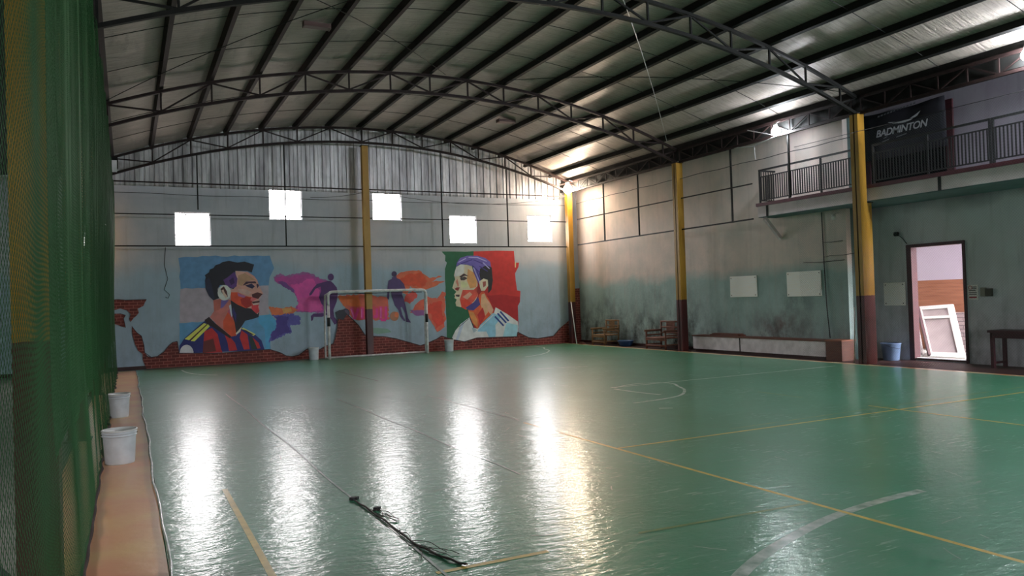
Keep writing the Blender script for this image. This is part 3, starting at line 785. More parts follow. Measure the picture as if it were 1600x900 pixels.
m.p([(485,195),(560,202),(540,215),(505,225),(500,270)], (176, 134, 122), A)
m.p([(500,320),(560,325),(600,345),(575,365),(520,350)], (178, 138, 130), A)
m.p([(450,345),(500,345),(560,372),(605,380),(600,440),(560,458),(500,432),(452,400)], (186, 62, 38), A)
m.p([(520,395),(560,372),(602,392),(600,440),(562,458),(530,430)], (140, 34, 30), A)
m.p([(500,350),(560,372),(545,385),(505,372)], (136, 82, 120), A)
m.p([(600,378),(630,372),(640,390),(605,410),(590,400)], (190, 84, 86), A)
m.p([(535,298),(560,270),(625,268),(634,282),(580,282),(556,292)], (54, 30, 44), A)
m.p([(553,297),(600,284),(622,304),(604,320),(572,308)], (38, 30, 62), A)
m.p([(632,290),(645,285),(650,300),(640,318)], (60, 34, 56), A)
m.p([(600,360),(640,345),(678,357),(662,372),(645,392),(605,380)], (62, 26, 26), A)
m.p([(602,412),(655,405),(655,416),(606,424)], (56, 20, 26), A)
m.p([(602,426),(652,424),(645,446),(654,482),(632,495),(598,462)], (180, 52, 58), A)
m.p([(605,425),(650,420),(648,432),(610,436)], (190, 150, 140), A)
m.p([(272,262),(278,240),(270,225),(300,205),(305,185),(330,175),(345,155),(375,145),(395,132),(440,124),(500,136),(550,129),(600,145),(617,150),(600,207),(568,195),(485,195),(480,250),(495,300),(470,322),(440,312),(408,294),(378,294),(360,322),(364,350),(383,382),(330,402),(300,372),(276,320)], (28, 26, 34), A)
m.p([(272,262),(300,240),(320,300),(340,390),(330,402),(300,372),(276,320)], (34, 34, 52), A)
m.p([(430,240),(478,200),(500,250),(492,305),(462,318),(415,292),(400,258)], (74, 46, 98), A)
m.p([(440,262),(470,240),(480,280),(455,295)], (48, 28, 66), A)
m.p(ell(407, 348, 47, 55, 18), (204, 178, 164), A)
m.p([(380,322),(404,303),(425,338),(432,378),(412,372),(390,350)], (64, 30, 30), A)
m.p([(388,330),(402,325),(408,345),(428,372),(420,388),(398,362)], (186, 148, 134), A)
m.p([(92,722),(128,668),(268,548),(300,520),(340,562),(455,657),(492,650),(530,590),(620,640),(668,682),(692,752),(90,776)], (30, 32, 86), A)
for q in ([(268,620),(320,596),(360,640),(385,745),(395,768),(255,772),(262,680)], [(408,640),(455,668),(482,700),(498,752),(440,758),(430,700)], [(528,612),(570,642),(586,746),(545,748),(515,665)], [(606,662),(648,700),(662,738),(640,742)]):
    m.p(q, (150, 34, 36), A)
m.p([(262,690),(330,670),(350,760),(255,772)], (82, 32, 30), A)
m.p([(575,650),(606,662),(640,742),(600,750)], (30, 42, 40), A)
m.p([(268,540),(300,518),(340,560),(455,655),(448,670),(330,592),(286,572)], (30, 16, 22), A)
m.p([(128,674),(264,562),(284,568),(160,682)], (176, 166, 78), A)
m.p([(170,688),(290,568),(306,584),(198,690)], (186, 174, 74), A)
m.p([(160,682),(284,568),(290,572),(172,684)], (50, 22, 24), A)
m.p([(526,600),(540,594),(628,640),(612,652)], (190, 172, 104), A)
m.p([(530,604),(560,612),(618,645),(600,644)], (40, 30, 36), A)
m.p([(486,636),(530,586),(520,622),(494,642)], (186, 164, 150), A)
m.p(ell(142, 774, 49, 60, 16, PI, 2*PI), (172, 166, 180), A)
m.build('portrait_mural', 'mural portrait of a bearded dark-haired man in a red and blue shirt, facing right')

# purple-haired portrait on the right
B = lambda x, y: (680+x/5, 380+y/5)
m = Mural()
m.p(fuzz([(52,68),(300,64),(310,300),(310,745),(90,752),(86,600),(80,420),(78,200),(92,152),(74,140),(80,100)], 3, 60, 4), (24, 74, 48), B)
m.p([(300,64),(480,58),(615,60),(622,152),(655,152),(650,186),(624,236),(630,300),(640,368),(666,374),(662,460),(646,490),(650,610),(645,742),(300,745)], (150, 38, 36), B)
m.p([(300,420),(520,400),(660,420),(662,460),(646,490),(650,610),(600,700),(300,700)], (132, 26, 30), B)
m.p([(622,150),(632,150),(630,190),(622,188)], (170, 160, 120), B)
m.p([(345,380),(378,376),(420,440),(456,520),(452,562),(362,642),(330,668),(290,622),(270,572),(256,520),(330,480)], (184, 72, 44), B)
m.p([(362,400),(385,392),(405,440),(412,540),(388,572),(355,480)], (196, 134, 104), B)
m.p([(398,425),(430,470),(455,520),(438,562),(412,530)], (204, 132, 110), B)
m.p([(262,530),(300,540),(330,600),(332,660),(300,628),(275,575)], (200, 110, 60), B)
m.p([(330,560),(372,500),(392,572),(350,640)], (150, 34, 34), B)
m.p([(165,185),(200,165),(285,172),(300,230),(330,300),(336,400),(305,470),(240,520),(204,500),(165,492),(158,465),(168,440),(150,428),(156,412),(148,402),(165,380),(134,350),(148,300),(156,282),(147,250),(155,215)], (200, 158, 136), B)
m.p([(165,185),(200,165),(230,168),(225,235),(190,255),(150,262),(155,215)], (196, 184, 166), B)
m.p([(255,200),(300,230),(326,300),(320,345),(272,352),(248,290)], (176, 122, 76), B)
m.p([(215,365),(300,365),(336,330),(336,400),(302,455),(240,505),(205,498),(192,440)], (184, 66, 54), B)
m.p([(215,420),(270,380),(290,400),(250,440)], (200, 128, 110), B)
m.p([(200,440),(250,440),(290,470),(240,520),(204,500)], (190, 54, 38), B)
m.p([(200,300),(240,300),(260,330),(230,350),(205,345)], (176, 168, 130), B)
m.p([(236,505),(300,462),(336,420),(352,480),(300,525),(262,522)], (52, 46, 100), B)
m.p([(188,262),(224,236),(262,258),(232,254),(202,270)], (46, 28, 34), B)
m.p([(194,272),(230,260),(252,275),(226,290),(200,290)], (56, 34, 36), B)
m.p([(206,272),(226,268),(222,284),(208,284)], (40, 50, 44), B)
m.p([(160,298),(175,278),(185,330),(178,345)], (176, 110, 92), B)
m.p([(152,355),(168,346),(192,345),(180,372),(160,366)], (110, 34, 34), B)
m.p([(158,402),(192,402),(188,420),(164,416)], (50, 30, 32), B)
m.p([(160,420),(186,422),(176,436),(164,432)], (206, 176, 152), B)
m.p([(164,184),(170,150),(196,115),(250,98),(330,98),(392,116),(430,146),(442,230),(436,285),(400,288),(375,290),(352,335),(328,290),(300,222),(292,180),(232,165),(190,166)], (84, 74, 138), B)
m.p([(350,200),(400,170),(442,190),(450,290),(440,362),(415,392),(412,300),(380,278),(355,292),(345,240)], (30, 30, 34), B)
for i, (a, b_) in enumerate([((180,150),(240,118)),((200,160),(290,128)),((260,110),(330,112)),((300,130),(372,160)),((330,112),(402,142)),((290,175),(350,230)),((372,150),(425,200)),((345,180),(410,220)),((300,190),(345,300)),((320,200),(352,290))]):
    m.stroke(a, b_, 7, (138, 134, 184) if i % 2 == 0 else (52, 44, 104), B)
m.p([(342,300),(378,276),(410,286),(414,332),(386,372),(360,372),(350,345)], (198, 160, 142), B)
m.p([(370,302),(396,296),(396,330),(376,346),(372,320)], (120, 62, 54), B)
m.p([(330,330),(350,350),(362,376),(345,400),(330,380)], (120, 30, 34), B)
m.p([(132,738),(158,682),(200,630),(270,578),(300,660),(330,668),(455,556),(472,500),(560,552),(645,612),(648,655),(642,732),(480,738),(370,745),(200,768),(150,760)], (168, 184, 188), B)
m.p([(350,640),(452,545),(512,572),(500,600),(470,640),(474,700),(470,738),(420,735),(400,690),(330,690)], (112, 152, 184), B)
m.p([(560,620),(644,640),(642,732),(528,734),(545,662)], (124, 160, 188), B)
m.p([(200,632),(232,606),(200,700),(180,760),(160,755)], (150, 158, 176), B)
m.p([(300,660),(330,680),(300,700),(285,660)], (132, 146, 152), B)
m.stroke((270,580), (302,662), 7, (26, 34, 40), B); m.stroke((185,655), (262,590), 4, (26, 44, 44), B); m.stroke((335,672), (455,560), 6, (206, 214, 214), B)
for a, b_ in (((466,572),(535,645)), ((487,548),(555,622)), ((508,534),(574,608))): m.stroke(a, b_, 13, (36, 54, 108), B)
m.build('portrait_mural', 'mural portrait of a man with purple hair on a green and red ground, facing left')

# clouds of paint and the two dark player silhouettes
CR3 = lambda x, y: (410+x/7.5, 415+y/7.5)
m = Mural()
cloud = [(120,130),(200,95),(290,120),(400,85),(520,75),(600,110),(680,145),(770,170),(780,300),(760,500),(700,560),(560,545),(400,540),(380,500),(420,440),(380,330),(300,260),(220,225),(160,190)]
m.p(fuzz(cloud, 9, 16, 5), (122, 72, 116), CR3)
m.p(fuzz([(x*0.93+36, y*0.93+28) for x, y in cloud], 10, 16, 6), (142, 54, 114), CR3)
m.p(fuzz([(330,230),(430,215),(540,150),(600,160),(660,280),(700,420),(640,530),(430,530),(420,400),(380,300)], 10, 16, 7), (170, 62, 126), CR3)
m.p(fuzz([(430,380),(560,380),(690,430),(700,520),(560,540),(410,530)], 8, 16, 8), (190, 66, 124), CR3)
m.p(fuzz([(180,180),(260,190),(380,290),(370,320),(290,270),(220,230)], 7, 14, 9), (86, 48, 104), CR3)
m.p(fuzz([(75,480),(220,500),(340,480),(420,520),(340,570),(200,590),(110,580)], 6, 14, 10), (176, 88, 56), CR3)
m.p(fuzz([(230,500),(330,495),(350,545),(240,560)], 6, 14, 11), (180, 122, 70), CR3)
m.p(fuzz([(110,580),(340,565),(450,600),(440,690),(330,700),(350,780),(230,830),(130,870),(80,900),(90,800),(160,730),(165,620)], 12, 14, 12), (70, 66, 126), CR3)
m.p(fuzz([(160,600),(300,590),(290,700),(340,780),(230,800),(150,850),(110,880),(105,800),(180,720)], 10, 14, 13), (56, 44, 104), CR3)
m.p(fuzz([(525,462),(570,460),(606,466),(608,500),(560,500),(548,496),(540,480)], 1.5, 3, 14), (160, 76, 60))
m.p(fuzz([(528,464),(560,462),(564,480),(536,478)], 1.5, 3, 15), (182, 84, 44))
m.p(fuzz([(545,480),(600,478),(606,496),(560,500)], 1.2, 3, 15), (166, 60, 72))
oc = [(618,432),(626,425),(640,424),(655,421),(664,430),(672,434),(690,431),(676,440),(695,439),(684,446),(670,451),(655,453),(640,448),(636,462),(622,452)]
m.p(fuzz(oc, 1.2, 4, 16), (178, 82, 56)); m.p(fuzz([(624,436),(640,428),(658,426),(668,438),(662,448),(640,446),(630,446)], 1.4, 3, 17), (192, 62, 36))
m.p(fuzz([(634,462),(645,455),(652,460),(648,468),(640,474),(632,470)], 1.5, 3, 18), (176, 66, 60))
m.p(fuzz([(640,488),(655,472),(668,464),(684,466),(690,456),(695,456),(696,512),(684,518),(676,506),(670,494),(650,490)], 2.0, 4, 19), (178, 78, 60))
m.p(fuzz([(660,478),(690,470),(694,505),(682,512),(672,492)], 1.8, 3, 20), (184, 54, 40))
m.p(fuzz([(640,484),(668,486),(664,494),(648,492)], 1.2, 3, 21), (110, 66, 110))
PK = (190, 46, 108)
for a, b_ in (((549,482),(554,499)), ((560,482),(554,499)), ((566,481),(566,498)), ((589,482),(589,496)), ((589,496),(584,494)), ((595,479),(595,500)), ((595,500),(603,500)), ((603,479),(603,500))): m.stroke(a, b_, 4.2, PK)
for a, b_ in (((548,483),(553,496)), ((595,481),(595,497)), ((565,483),(565,496))): m.stroke(a, b_, 1.6, (206, 86, 136))
SI = (62, 34, 78)
m.p([CR3(*q) for q in ell(802, 135, 36, 42, 14)], SI)
m.p([(770,178),(700,198),(640,215),(598,262),(550,330),(553,356),(578,340),(622,272),(682,246),(690,300),(662,370),(690,440),(735,500),(750,556),(600,562),(568,590),(572,652),(590,640),(602,600),(700,600),(765,572),(815,640),(845,692),(892,662),(842,600),(832,520),(872,420),(884,330),(872,258),(832,208),(800,180)], SI, CR3)
m.p(ell(540, 489, 6.5, 7, 16), (44, 44, 62)); m.p(ell(541, 489, 4, 5, 12), (70, 62, 76))
CR4 = lambda x, y: (590+x/9, 415+y/9)
m.p([CR4(*q) for q in ell(233, 118, 38, 40, 14)], (50, 38, 66))
m.p([(205,160),(200,185),(152,212),(138,330),(134,460),(160,482),(168,360),(182,330),(200,430),(240,560),(290,620),(322,720),(372,782),(392,772),(352,700),(322,590),(342,580),(390,680),(400,792),(470,802),(432,740),(402,600),(372,480),(342,400),(372,320),(402,360),(372,260),(312,192),(270,178),(265,150)], (62, 46, 84), CR4)
m.p([CR4(*q) for q in ell(236, 712, 62, 66, 20)], (140, 92, 70)); m.p([CR4(*q) for q in ell(268, 690, 30, 40, 14)], (176, 92, 58))
m.p([(568,515),(588,512),(606,514),(612,519),(590,522)], (96, 122, 108))
m.build('silhouette_mural', 'mural of two dark player silhouettes in magenta and orange clouds of paint, behind the goal')

# painted brickwork along the foot of the wall
m = Mural()
W0 = lambda x: 580-0.0589*(x-175) - 0.8
top = [(222,551),(226,556),(236,558.5),(246,557),(256,550),(264,540),(270,535),(277,533.5),(280,552),(302,552),(340,552),(380,549),(421,546),(428,548),(438,551),(447,556),(457,557),(467,555),(480,545),(490,547),(500,546),(508,541),(521,537),(524,527),(527,512),(528,497),(530,487),(535,484),(541,490),(552,500),(560,508),(570,523),(575,525),(600,526),(618,529),(636,534),(657,540),(666,537),(682,530),(690,525),(700,528),(709,531),(726,534),(745,528),(775,527),(808,526),(809,519),(819,524),(826,527.5),(840,529),(865,525),(876,512),(884,505),(890,500),(892,452),(913,449),(915,458),(917,470),(919,477),(919.5,490),(920,505),(922,520),(926,532)]
bt = [(x, W0(x)) for x in range(926, 232, -12)]
def ytop(x):
    for a, b_ in zip(top[:-1], top[1:]):
        if a[0] <= x <= b_[0] and b_[0] > a[0]: return a[1]+(b_[1]-a[1])*(x-a[0])/(b_[0]-a[0])
    return top[-1][1]
bx = [223+1.5*i for i in range(int((926-223)/1.5)+1)]; rb = random.Random(5); ty = [ytop(x)+rb.uniform(-.35, .35) for x in bx]; k0 = m.k
for i in range(len(bx)-1):
    m.k = k0
    m.p([(bx[i], ty[i]), (bx[i+1], ty[i+1]), (bx[i+1], max(ty[i+1]+.5, min(W0(bx[i+1]), 562+(bx[i+1]-223)*2.5))), (bx[i], max(ty[i]+.5, min(W0(bx[i]), 562+(bx[i]-223)*2.5)))], M['brick'])
m.p(fuzz([(166,469),(185,468),(196,469),(211,468.5),(229,468),(224,478),(215,482),(217,489),(209,497),(204,503),(202,498),(204,491),(198,485),(188,482),(176,485),(166,485)], 0.4, 5, 31), M['brick'])
m.p(fuzz([(166,491),(180,490),(187,490),(196,492.5),(193,498),(195,506),(196,512),(185,508),(175,506),(166,506)], 0.4, 5, 32), M['brick'])
m.p(fuzz([(206,510),(209,514),(214,520),(221,525),(225,540),(226,551),(230,556),(236,559),(230,566),(222,552),(216,548),(211,538),(207,522)], 0.3, 5, 33), M['brick'])
edge = (46, 32, 34)
for i in range(len(top)-1):
    if i < 1 or 50 < i: continue
    m.stroke(top[i], top[i+1], 1.3, edge)
for pts in ([(206,510),(209,514),(214,520),(221,525),(225,540),(226,551),(236,558)], [(166,469),(185,468),(196,469),(211,468.5),(229,468)], [(187,490),(196,492.5),(193,498),(195,506),(196,512)]):
    for a, b_ in zip(pts[:-1], pts[1:]): m.stroke(a, b_, 1.0, edge)
m.p(fuzz([(524,488),(530,484),(538,485),(542,492),(536,500),(528,498)], 0.5, 4, 34), (36, 36, 44))
m.build('brickwork_mural', 'painted broken brickwork along the foot of the mural wall', base=0.030)

# ------------------------------------------------------------------ goal
GY = 22.82; gx0, gx1 = 5.33, 8.40
t = thing('futsal_goal', 'white painted steel goal standing against the mural wall', 'goal', ((gx0+gx1)/2, GY, 0))
R_ = 0.042
def bend(p0, c, p1, r, n=8):
    p0, c, p1 = map(Vector, (p0, c, p1)); a = c+(p0-c).normalized()*r; b_ = c+(p1-c).normalized()*r
    return [p0] + [(a*(1-k/n)**2 + c*2*(k/n)*(1-k/n) + b_*(k/n)**2) for k in range(n+1)] + [p1]
zt = 2.0
MB().tube(bend((gx0, GY, 1.6), (gx0, GY, zt), (gx0+.5, GY, zt), 0.16)[:-1] + bend((gx1-.5, GY, zt), (gx1, GY, zt), (gx1, GY, 1.6), 0.16)[1:], R_, 10).build('crossbar', M['chip'], t, True)
for x_ in (gx0, gx1):
    MB().tube([(x_, GY, 0.0), (x_, GY, 1.6)], R_, 10).build('post', M['chip'], t, True)
    s_ = 1 if x_ == gx0 else -1
    xb = x_-0.05*s_
    MB().tube([(x_, GY+.02, 1.95), (xb, GY+0.18, 1.90), (xb, GY+0.25, 1.6), (xb, GY+0.30, 0.8), (xb, GY+0.30, 0.03)], 0.028, 8).build('back_stay', M['chip'], t, True)
    MB().tube([(xb, GY+0.30, 0.03), (x_, GY, 0.03)], 0.022, 8).build('ground_bar', M['chip'], t, True)
    MB().tube([(x_, GY, 0.98), (x_, GY, 1.24)], R_+0.006, 10).build('black_pad', M['black'], t, True)
MB().tube([(gx0-.05, GY+0.30, 0.035), (gx1+.05, GY+0.30, 0.035)], 0.028, 8).build('rear_ground_bar', M['chip'], t, True)
MB().tube([(gx0+0.1, GY+0.10, 1.93), (gx1-.1, GY+0.10, 1.93)], 0.012, 6).build('net_wire', M['dark'], t, True)

# ------------------------------------------------------------------ pails
def pail(x, y, label, r=0.155, h=0.35, z0=0.0, lid=False):
    t = thing('paint_pail', label, 'bucket', (x, y, z0), 'white paint pails used as bins')
    prof = [(r*0.86, 0.0), (r*0.88, 0.01), (r*0.97, h*0.80), (r*0.98, h*0.82), (r*1.04, h*0.825), (r*1.04, h*0.85), (r*0.98, h*0.855), (r*0.99, h*0.90), (r*1.05, h*0.905), (r*1.05, h*0.925), (r*1.0, h*0.93), (r*1.0, h), (r*0.96, h), (r*0.93, h*0.8), (r*0.83, 0.02), (0.0005, 0.02)]
    t_ = t; t = MB().lathe(prof, (x, y, z0)).build('pail_body', M['pail'], t, True); ORG[t.name] = ORG[t_.name]
    rp = [(r*1.0, h*0.965), (r*1.065, h*0.97), (r*1.07, h*1.0), (r*1.05, h*1.015), (r*0.95, h*1.015), (r*0.94, h*0.98)]
    MB().lathe(rp, (x, y, z0)).build('pail_rim', M['pailrim'], t, True)
    b = MB(); b.tube([(x+r*1.07*math.cos(a), y+r*1.06*math.sin(a), z0+h*0.90-0.06*math.sin(a)) for a in [PI*i/14 for i in range(15)]], 0.002, 5)
    b.build('wire_handle', M['dark'], t, True)
    return t
pail(-0.10, 9.30, 'nearest white pail on the orange strip beside the green net', 0.165, 0.355, -0.012)
pail(-0.15, 13.35, 'farther white pail on the orange strip beside the green net', 0.165, 0.355, -0.012)
pail(4.93, 23.12, 'white pail on the green floor just left of the goal', 0.150, 0.36)
pail(9.24, 23.10, 'white pail below the purple-haired portrait, right of the goal', 0.150, 0.37)
o = MB(); o.lathe([(0.001,0),(0.17,0.0),(0.20,0.02),(0.25,0.16),(0.265,0.17),(0.26,0.18),(0.235,0.15),(0.19,0.03),(0.001,0.02)], (14.45, 20.75, -0.022))
tag(o.build('wash_basin', M['bluep'], smooth=True, origin=(14.45, 20.75, -0.022)), 'dark blue plastic basin on the floor beside the farther wooden chair', 'basin')
o = thing('blue_bucket', 'blue plastic bucket against the wall left of the doorway', 'bucket', (15.22, 11.62, -0.022))
MB().lathe([(0.001,0),(0.155,0),(0.165,0.02),(0.205,0.36),(0.22,0.37),(0.215,0.39),(0.19,0.36),(0.15,0.03),(0.001,0.02)], (15.22, 11.62, -0.022)).build('bucket_body', mat('faded_blue_plastic', (0.16, 0.25, 0.42, 1), 0.45, noise=0.2, nscale=6), o, True)
MB().tube([(15.22+0.21*math.cos(a), 11.62-0.21*math.sin(a), 0.34-0.09*math.sin(a)) for a in [PI*i/12 for i in range(13)]], 0.004, 5).build('wire_handle', M['dark'], o, True)

# ------------------------------------------------------------------ bamboo chairs (face -X)
def chair(x, y, w, label, mt, sh=0.32):
    """x: back plane, y: middle"""
    t = thing('bamboo_armchair', label, 'chair', (x-0.3, y, -0.022), 'wooden armchairs along the right wall')
    D = 0.58; r = 0.028; y0, y1 = y-w/2, y+w/2; zf = -0.022
    for yy in (y0, y1):
        MB().tube([(x-D, yy, zf), (x-D, yy, 0.52)], r, 8).build('leg', mt, t, True)
        MB().tube([(x-0.04, yy, zf), (x-0.01, yy, 0.80)], r, 8).build('leg', mt, t, True)
        MB().tube([(x-D-0.06, yy, 0.53), (x, yy, 0.53)], r*1.15, 8).build('armrest', mt, t, True)
        b = MB(); b.tube([(x-D, yy, 0.12), (x-.03, yy, 0.12)], r*.75, 8); b.tube([(x-D, yy, 0.40), (x-.03, yy, 0.40)], r*.7, 8)
        b.build('side_rail', mt, t, True)
    for xx, zz in ((x-D, 0.10), (x-D, 0.27)): MB().tube([(xx, y0-.03, zz), (xx, y1+.03, zz)], r*.9, 8).build('front_rail', mt, t, True)
    b = MB()
    for k in range(9): b.tube([(x-D-0.01+(D-.03)*k/8, y0, sh), (x-D-0.01+(D-.03)*k/8, y1, sh)], 0.022, 6)
    b.build('seat', mt, t, True)
    for zz in (0.79, 0.62, 0.45): MB().tube([(x-.01, y0-.03, zz), (x-.01, y1+.03, zz)], r*.9, 8).build('back_rail', mt, t, True)
    b = MB()
    for k in range(5): b.box(x-0.03, x-0.012, y-w*0.20+w*0.085*k, y-w*0.20+w*0.085*k+w*0.07, 0.44, 0.78)
    b.build('backrest', mt, t)
    return t
chair(14.62, 21.72, 0.72, 'wooden armchair nearer the corner of the hall, against the right wall', M['bamboo'])
chair(14.62, 18.60, 0.92, 'red-brown wooden armchair half hidden by the second column', M['bamboo2'])

# white pole leaning on the corner column
b = MB(); b.tube([(13.72, 22.6, 0.02), (13.86, 23.12, 1.45)], 0.014, 8)
tag(b.build('white_pole', M['pipe'], smooth=True, origin=(13.72, 22.6, 0.02)), 'thin white pole leaning against the corner column', 'pole')
b = MB(); b.tube([(XR+0.02, 12.5-.9, 0.0), (XR+0.10, 11.62, 1.2)], 0.012, 8)
tag(b.build('white_pole', M['pipe'], smooth=True, origin=(14.0, 11.6, 0.0)), 'short white pipe standing just left of the balcony column', 'pole')
b = MB(); b.box(13.80, 13.92, 22.35, 22.6, -0.004, 0.05); b.box(13.83, 13.90, 22.40, 22.55, 0.05, 0.085)
tag(b.build('shoe_scraps', M['brown'], origin=(13.86, 22.5, 0)), 'small brown scrap lying at the foot of the corner column', 'scrap')

# ------------------------------------------------------------------ long low seat along the right wall
t = thing('low_wall_bench', 'long low white bench box along the right wall', 'bench', (14.5, 15, -0.022))
MB().box(14.36, XA-0.001, 12.66, 17.3, 0.05, 0.40).build('front_box', M['plaster'], t)
MB().box(14.33, XA-0.001, 12.62, 17.32, 0.40, 0.435).build('seat_board', M['brown'], t)
MB().box(14.40, XA-0.001, 12.70, 17.25, -0.022, 0.05).build('kick_plinth', M['maroonfloor'], t)
MB().box(14.352, 14.36, 15.42, 15.45, 0.05, 0.40).build('panel_joint', M['dark'], t)
t2 = thing('brown_box', 'brown wooden box at the right end of the long low bench', 'box', (14.5, 12.4, -0.022))
MB().box(14.30, XA-0.02, 12.16, 12.60, -0.022, 0.42).build('box_body', M['brown'], t2)
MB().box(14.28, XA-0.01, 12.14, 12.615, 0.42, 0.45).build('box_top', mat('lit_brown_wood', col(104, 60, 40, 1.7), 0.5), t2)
b = MB(); b.box(14.42, 14.68, 15.55, 16.65, 0.435, 0.475); b.box(14.45, 14.65, 15.6, 16.6, 0.475, 0.50)
tag(b.build('loose_plank', M['brown'], origin=(14.55, 16.1, 0.435)), 'short dark plank lying on top of the long low bench', 'plank')

def board(y0, y1, z0, z1, x, label, th=0.03, screws=True):
    t = thing('wall_board', label, 'board', (x, (y0+y1)/2, z0), 'pale boards fixed to the walls')
    b = MB(); b.box(x-th, x-0.001, y0, y1, z0, z1); b.build('panel', M['ply'], t, bevel=0.006)
    b = MB()
    for yy in (y0+.05, y1-.05):
        for zz in (z0+.05, z1-.05): b.box(x-th-0.003, x-th, yy-.012, yy+.012, zz-.012, zz+.012)
    b.build('screw', M['dark'], t)
board(15.13, 16.12, 1.47, 2.03, XA, 'blank pale board on the right wall, left one above the low bench')
board(13.04, 14.10, 1.45, 2.06, XA, 'blank pale board on the right wall, right one above the low bench')
board(11.40, 11.94, 1.19, 1.71, XB, 'stained pale board on the wall just left of the doorway')

# ------------------------------------------------------------------ doorway
d0, d1, dz0, dz1 = DOOR
b = MB(); fw = 0.09
b.box(XB-0.03, XB+0.16, d1-fw*1.1, d1+0.02, -0.02, dz1+0.03).box(XB-0.03, XB+0.16, d0-0.02, d0+0.035, -0.02, dz1+0.03).box(XB-0.03, XB+0.16, d0+.035, d1-fw*1.1, dz1-0.035, dz1+0.03)
df = struct(b.build('door_1', M['maroon']))
MB().box(XB-0.02, XB+0.18, d0, d1, 0.0, 0.03).build('sill', M['maroonfloor'], df)
# room beyond
b = MB(); b.box(XB+0.15, XB+3.4, 8.0, 15.5, -0.03, 0.02); struct(b.build('floor_store', M['concrete']))
def room_mat():
    t = NT('store_wall'); X, Y, Z = t.sep()
    wood = t.ramp(t.noise(t.vec((1, 0.6, 9)), 3, 4), [(0.3, col(140, 90, 66, 0.85)), (0.7, col(168, 112, 84, 0.85))])
    c = t.mix(t.math('GREATER_THAN', Z, 1.75), wood, (0.46, 0.42, 0.50, 1))
    return t.out(c, 0.8)
b = MB(); b.box(XB+2.6, XB+2.72, 8.0, 15.5, 0.0, 4.2); struct(b.build('wall_store_back', room_mat()))
b = MB(); b.box(XB+0.15, XB+2.72, 9.6, 15.5, 3.0, 3.1); struct(b.build('ceiling_store_shade', M['slab']))  # unseen ceiling added to dim the room beyond the door
b = MB(); b.box(XB+0.15, XB+2.6, 15.4, 15.5, 0.0, 4.2); struct(b.build('wall_store_far', mat('store_plaster', (0.45, 0.42, 0.46, 1), 0.8)))
b = MB(); b.box(XB+2.2, XB+2.59, 11.2, 12.3, 0.02, 0.95); 
def bricks():
    t = NT('pale_blocks'); X, Y, Z = t.sep(); cb = t.n.new('ShaderNodeCombineXYZ'); t.l.new(Y, cb.inputs[0]); t.l.new(Z, cb.inputs[1])
    k = t.n.new('ShaderNodeTexBrick'); t.l.new(cb.outputs[0], k.inputs['Vector']); k.inputs['Scale'].default_value = 1
    k.inputs['Brick Width'].default_value = 0.4; k.inputs['Row Height'].default_value = 0.09; k.inputs['Mortar Size'].default_value = 0.008
    k.inputs['Color1'].default_value = (0.42, 0.33, 0.33, 1); k.inputs['Color2'].default_value = (0.36, 0.29, 0.30, 1); k.inputs['Mortar'].default_value = (0.16, 0.13, 0.14, 1)
    return t.out(k.outputs['Color'], 0.85)
tag(b.build('block_pile', bricks(), origin=(XB+2.4, 11.75, 0.02)), 'stack of grey blocks beyond the doorway on the right', 'blocks')
# old white frame leaning inside
t = thing('old_door_frame', 'old white door leaf leaning beyond the doorway on the right', 'door leaf', (16.2, 11.2, 0.02))
c00, c10, c01, c11 = Vector(on(1451, 556, 0, 16.05)), Vector(on(1507, 549, 0, 16.15)), Vector(on(1433, 479, 0, 16.75)), Vector(on(1488, 475, 0, 16.85))
c00.z = c10.z = 0.03
def lean(u, v, dd=0.0): return c00.lerp(c10, u).lerp(c01.lerp(c11, u), v) + Vector((-dd, 0, dd*0.35))
for (u0, u1, v0, v1, nm, mm) in ((0, 1, 0.93, 1.0, 'top_rail', 'white'), (0, 1, 0.0, 0.09, 'bottom_rail', 'white'), (0, 0.10, 0.09, 0.93, 'stile', 'white'), (0.84, 1.0, 0.09, 0.93, 'stile', 'white'), (0.10, 0.84, 0.74, 0.79, 'mid_rail', 'white')):
    b = MB(); b.slab([lean(u0, v0), lean(u1, v0), lean(u1, v1), lean(u0, v1)], (0.05, 0, -0.02)); b.build(nm, M[mm], t)
b = MB(); b.slab([lean(0.10, 0.09, -.03), lean(0.84, 0.09, -.03), lean(0.84, 0.93, -.03), lean(0.10, 0.93, -.03)], (0.012, 0, -0.005)); b.build('panel', mat('grey_tan_panel', (0.42, 0.36, 0.36, 1), 0.7, noise=0.2, nscale=3), t)
p0, p1 = on(1441, 553, 0, 15.85), on(1428, 478, 0, 16.3)
b = MB(); b.bar((p0.x, p0.y, 0.08), p1, 0.05, 0.09); tag(b.build('leaning_plank', M['chip'], origin=(p0.x, p0.y, 0.05)), 'chipped white plank leaning just inside the doorway', 'plank')
p0, p1 = on(1452, 556, 0, 15.80), on(1434, 480, 0, 16.2)
b = MB(); b.bar((p0.x, p0.y, 0.08), p1, 0.05, 0.08); tag(b.build('leaning_plank', M['maroon'], origin=(p0.x, p0.y, 0.05)), 'dark plank leaning just inside the doorway', 'plank')
b = MB()
for k in range(60):
    x_, y_ = rng.uniform(16.0, 17.8), rng.uniform(11.9, 13.4); s_ = rng.uniform(0.03, 0.13); a = rng.uniform(0, PI)
    z_ = 0.022
    P = [(x_+s_*math.cos(a+j*PI/2+rng.uniform(-.3, .3)), y_+s_*math.sin(a+j*PI/2+rng.uniform(-.3, .3)), z_) for j in range(4)]
    b.slab(P, (0, 0, s_*rng.uniform(0.2, 0.6)))
tag(b.build('rubble', M['white'], origin=(16.9, 12, 0.02)), 'white rubble scattered on the floor beyond the doorway', 'rubble', kind='stuff')

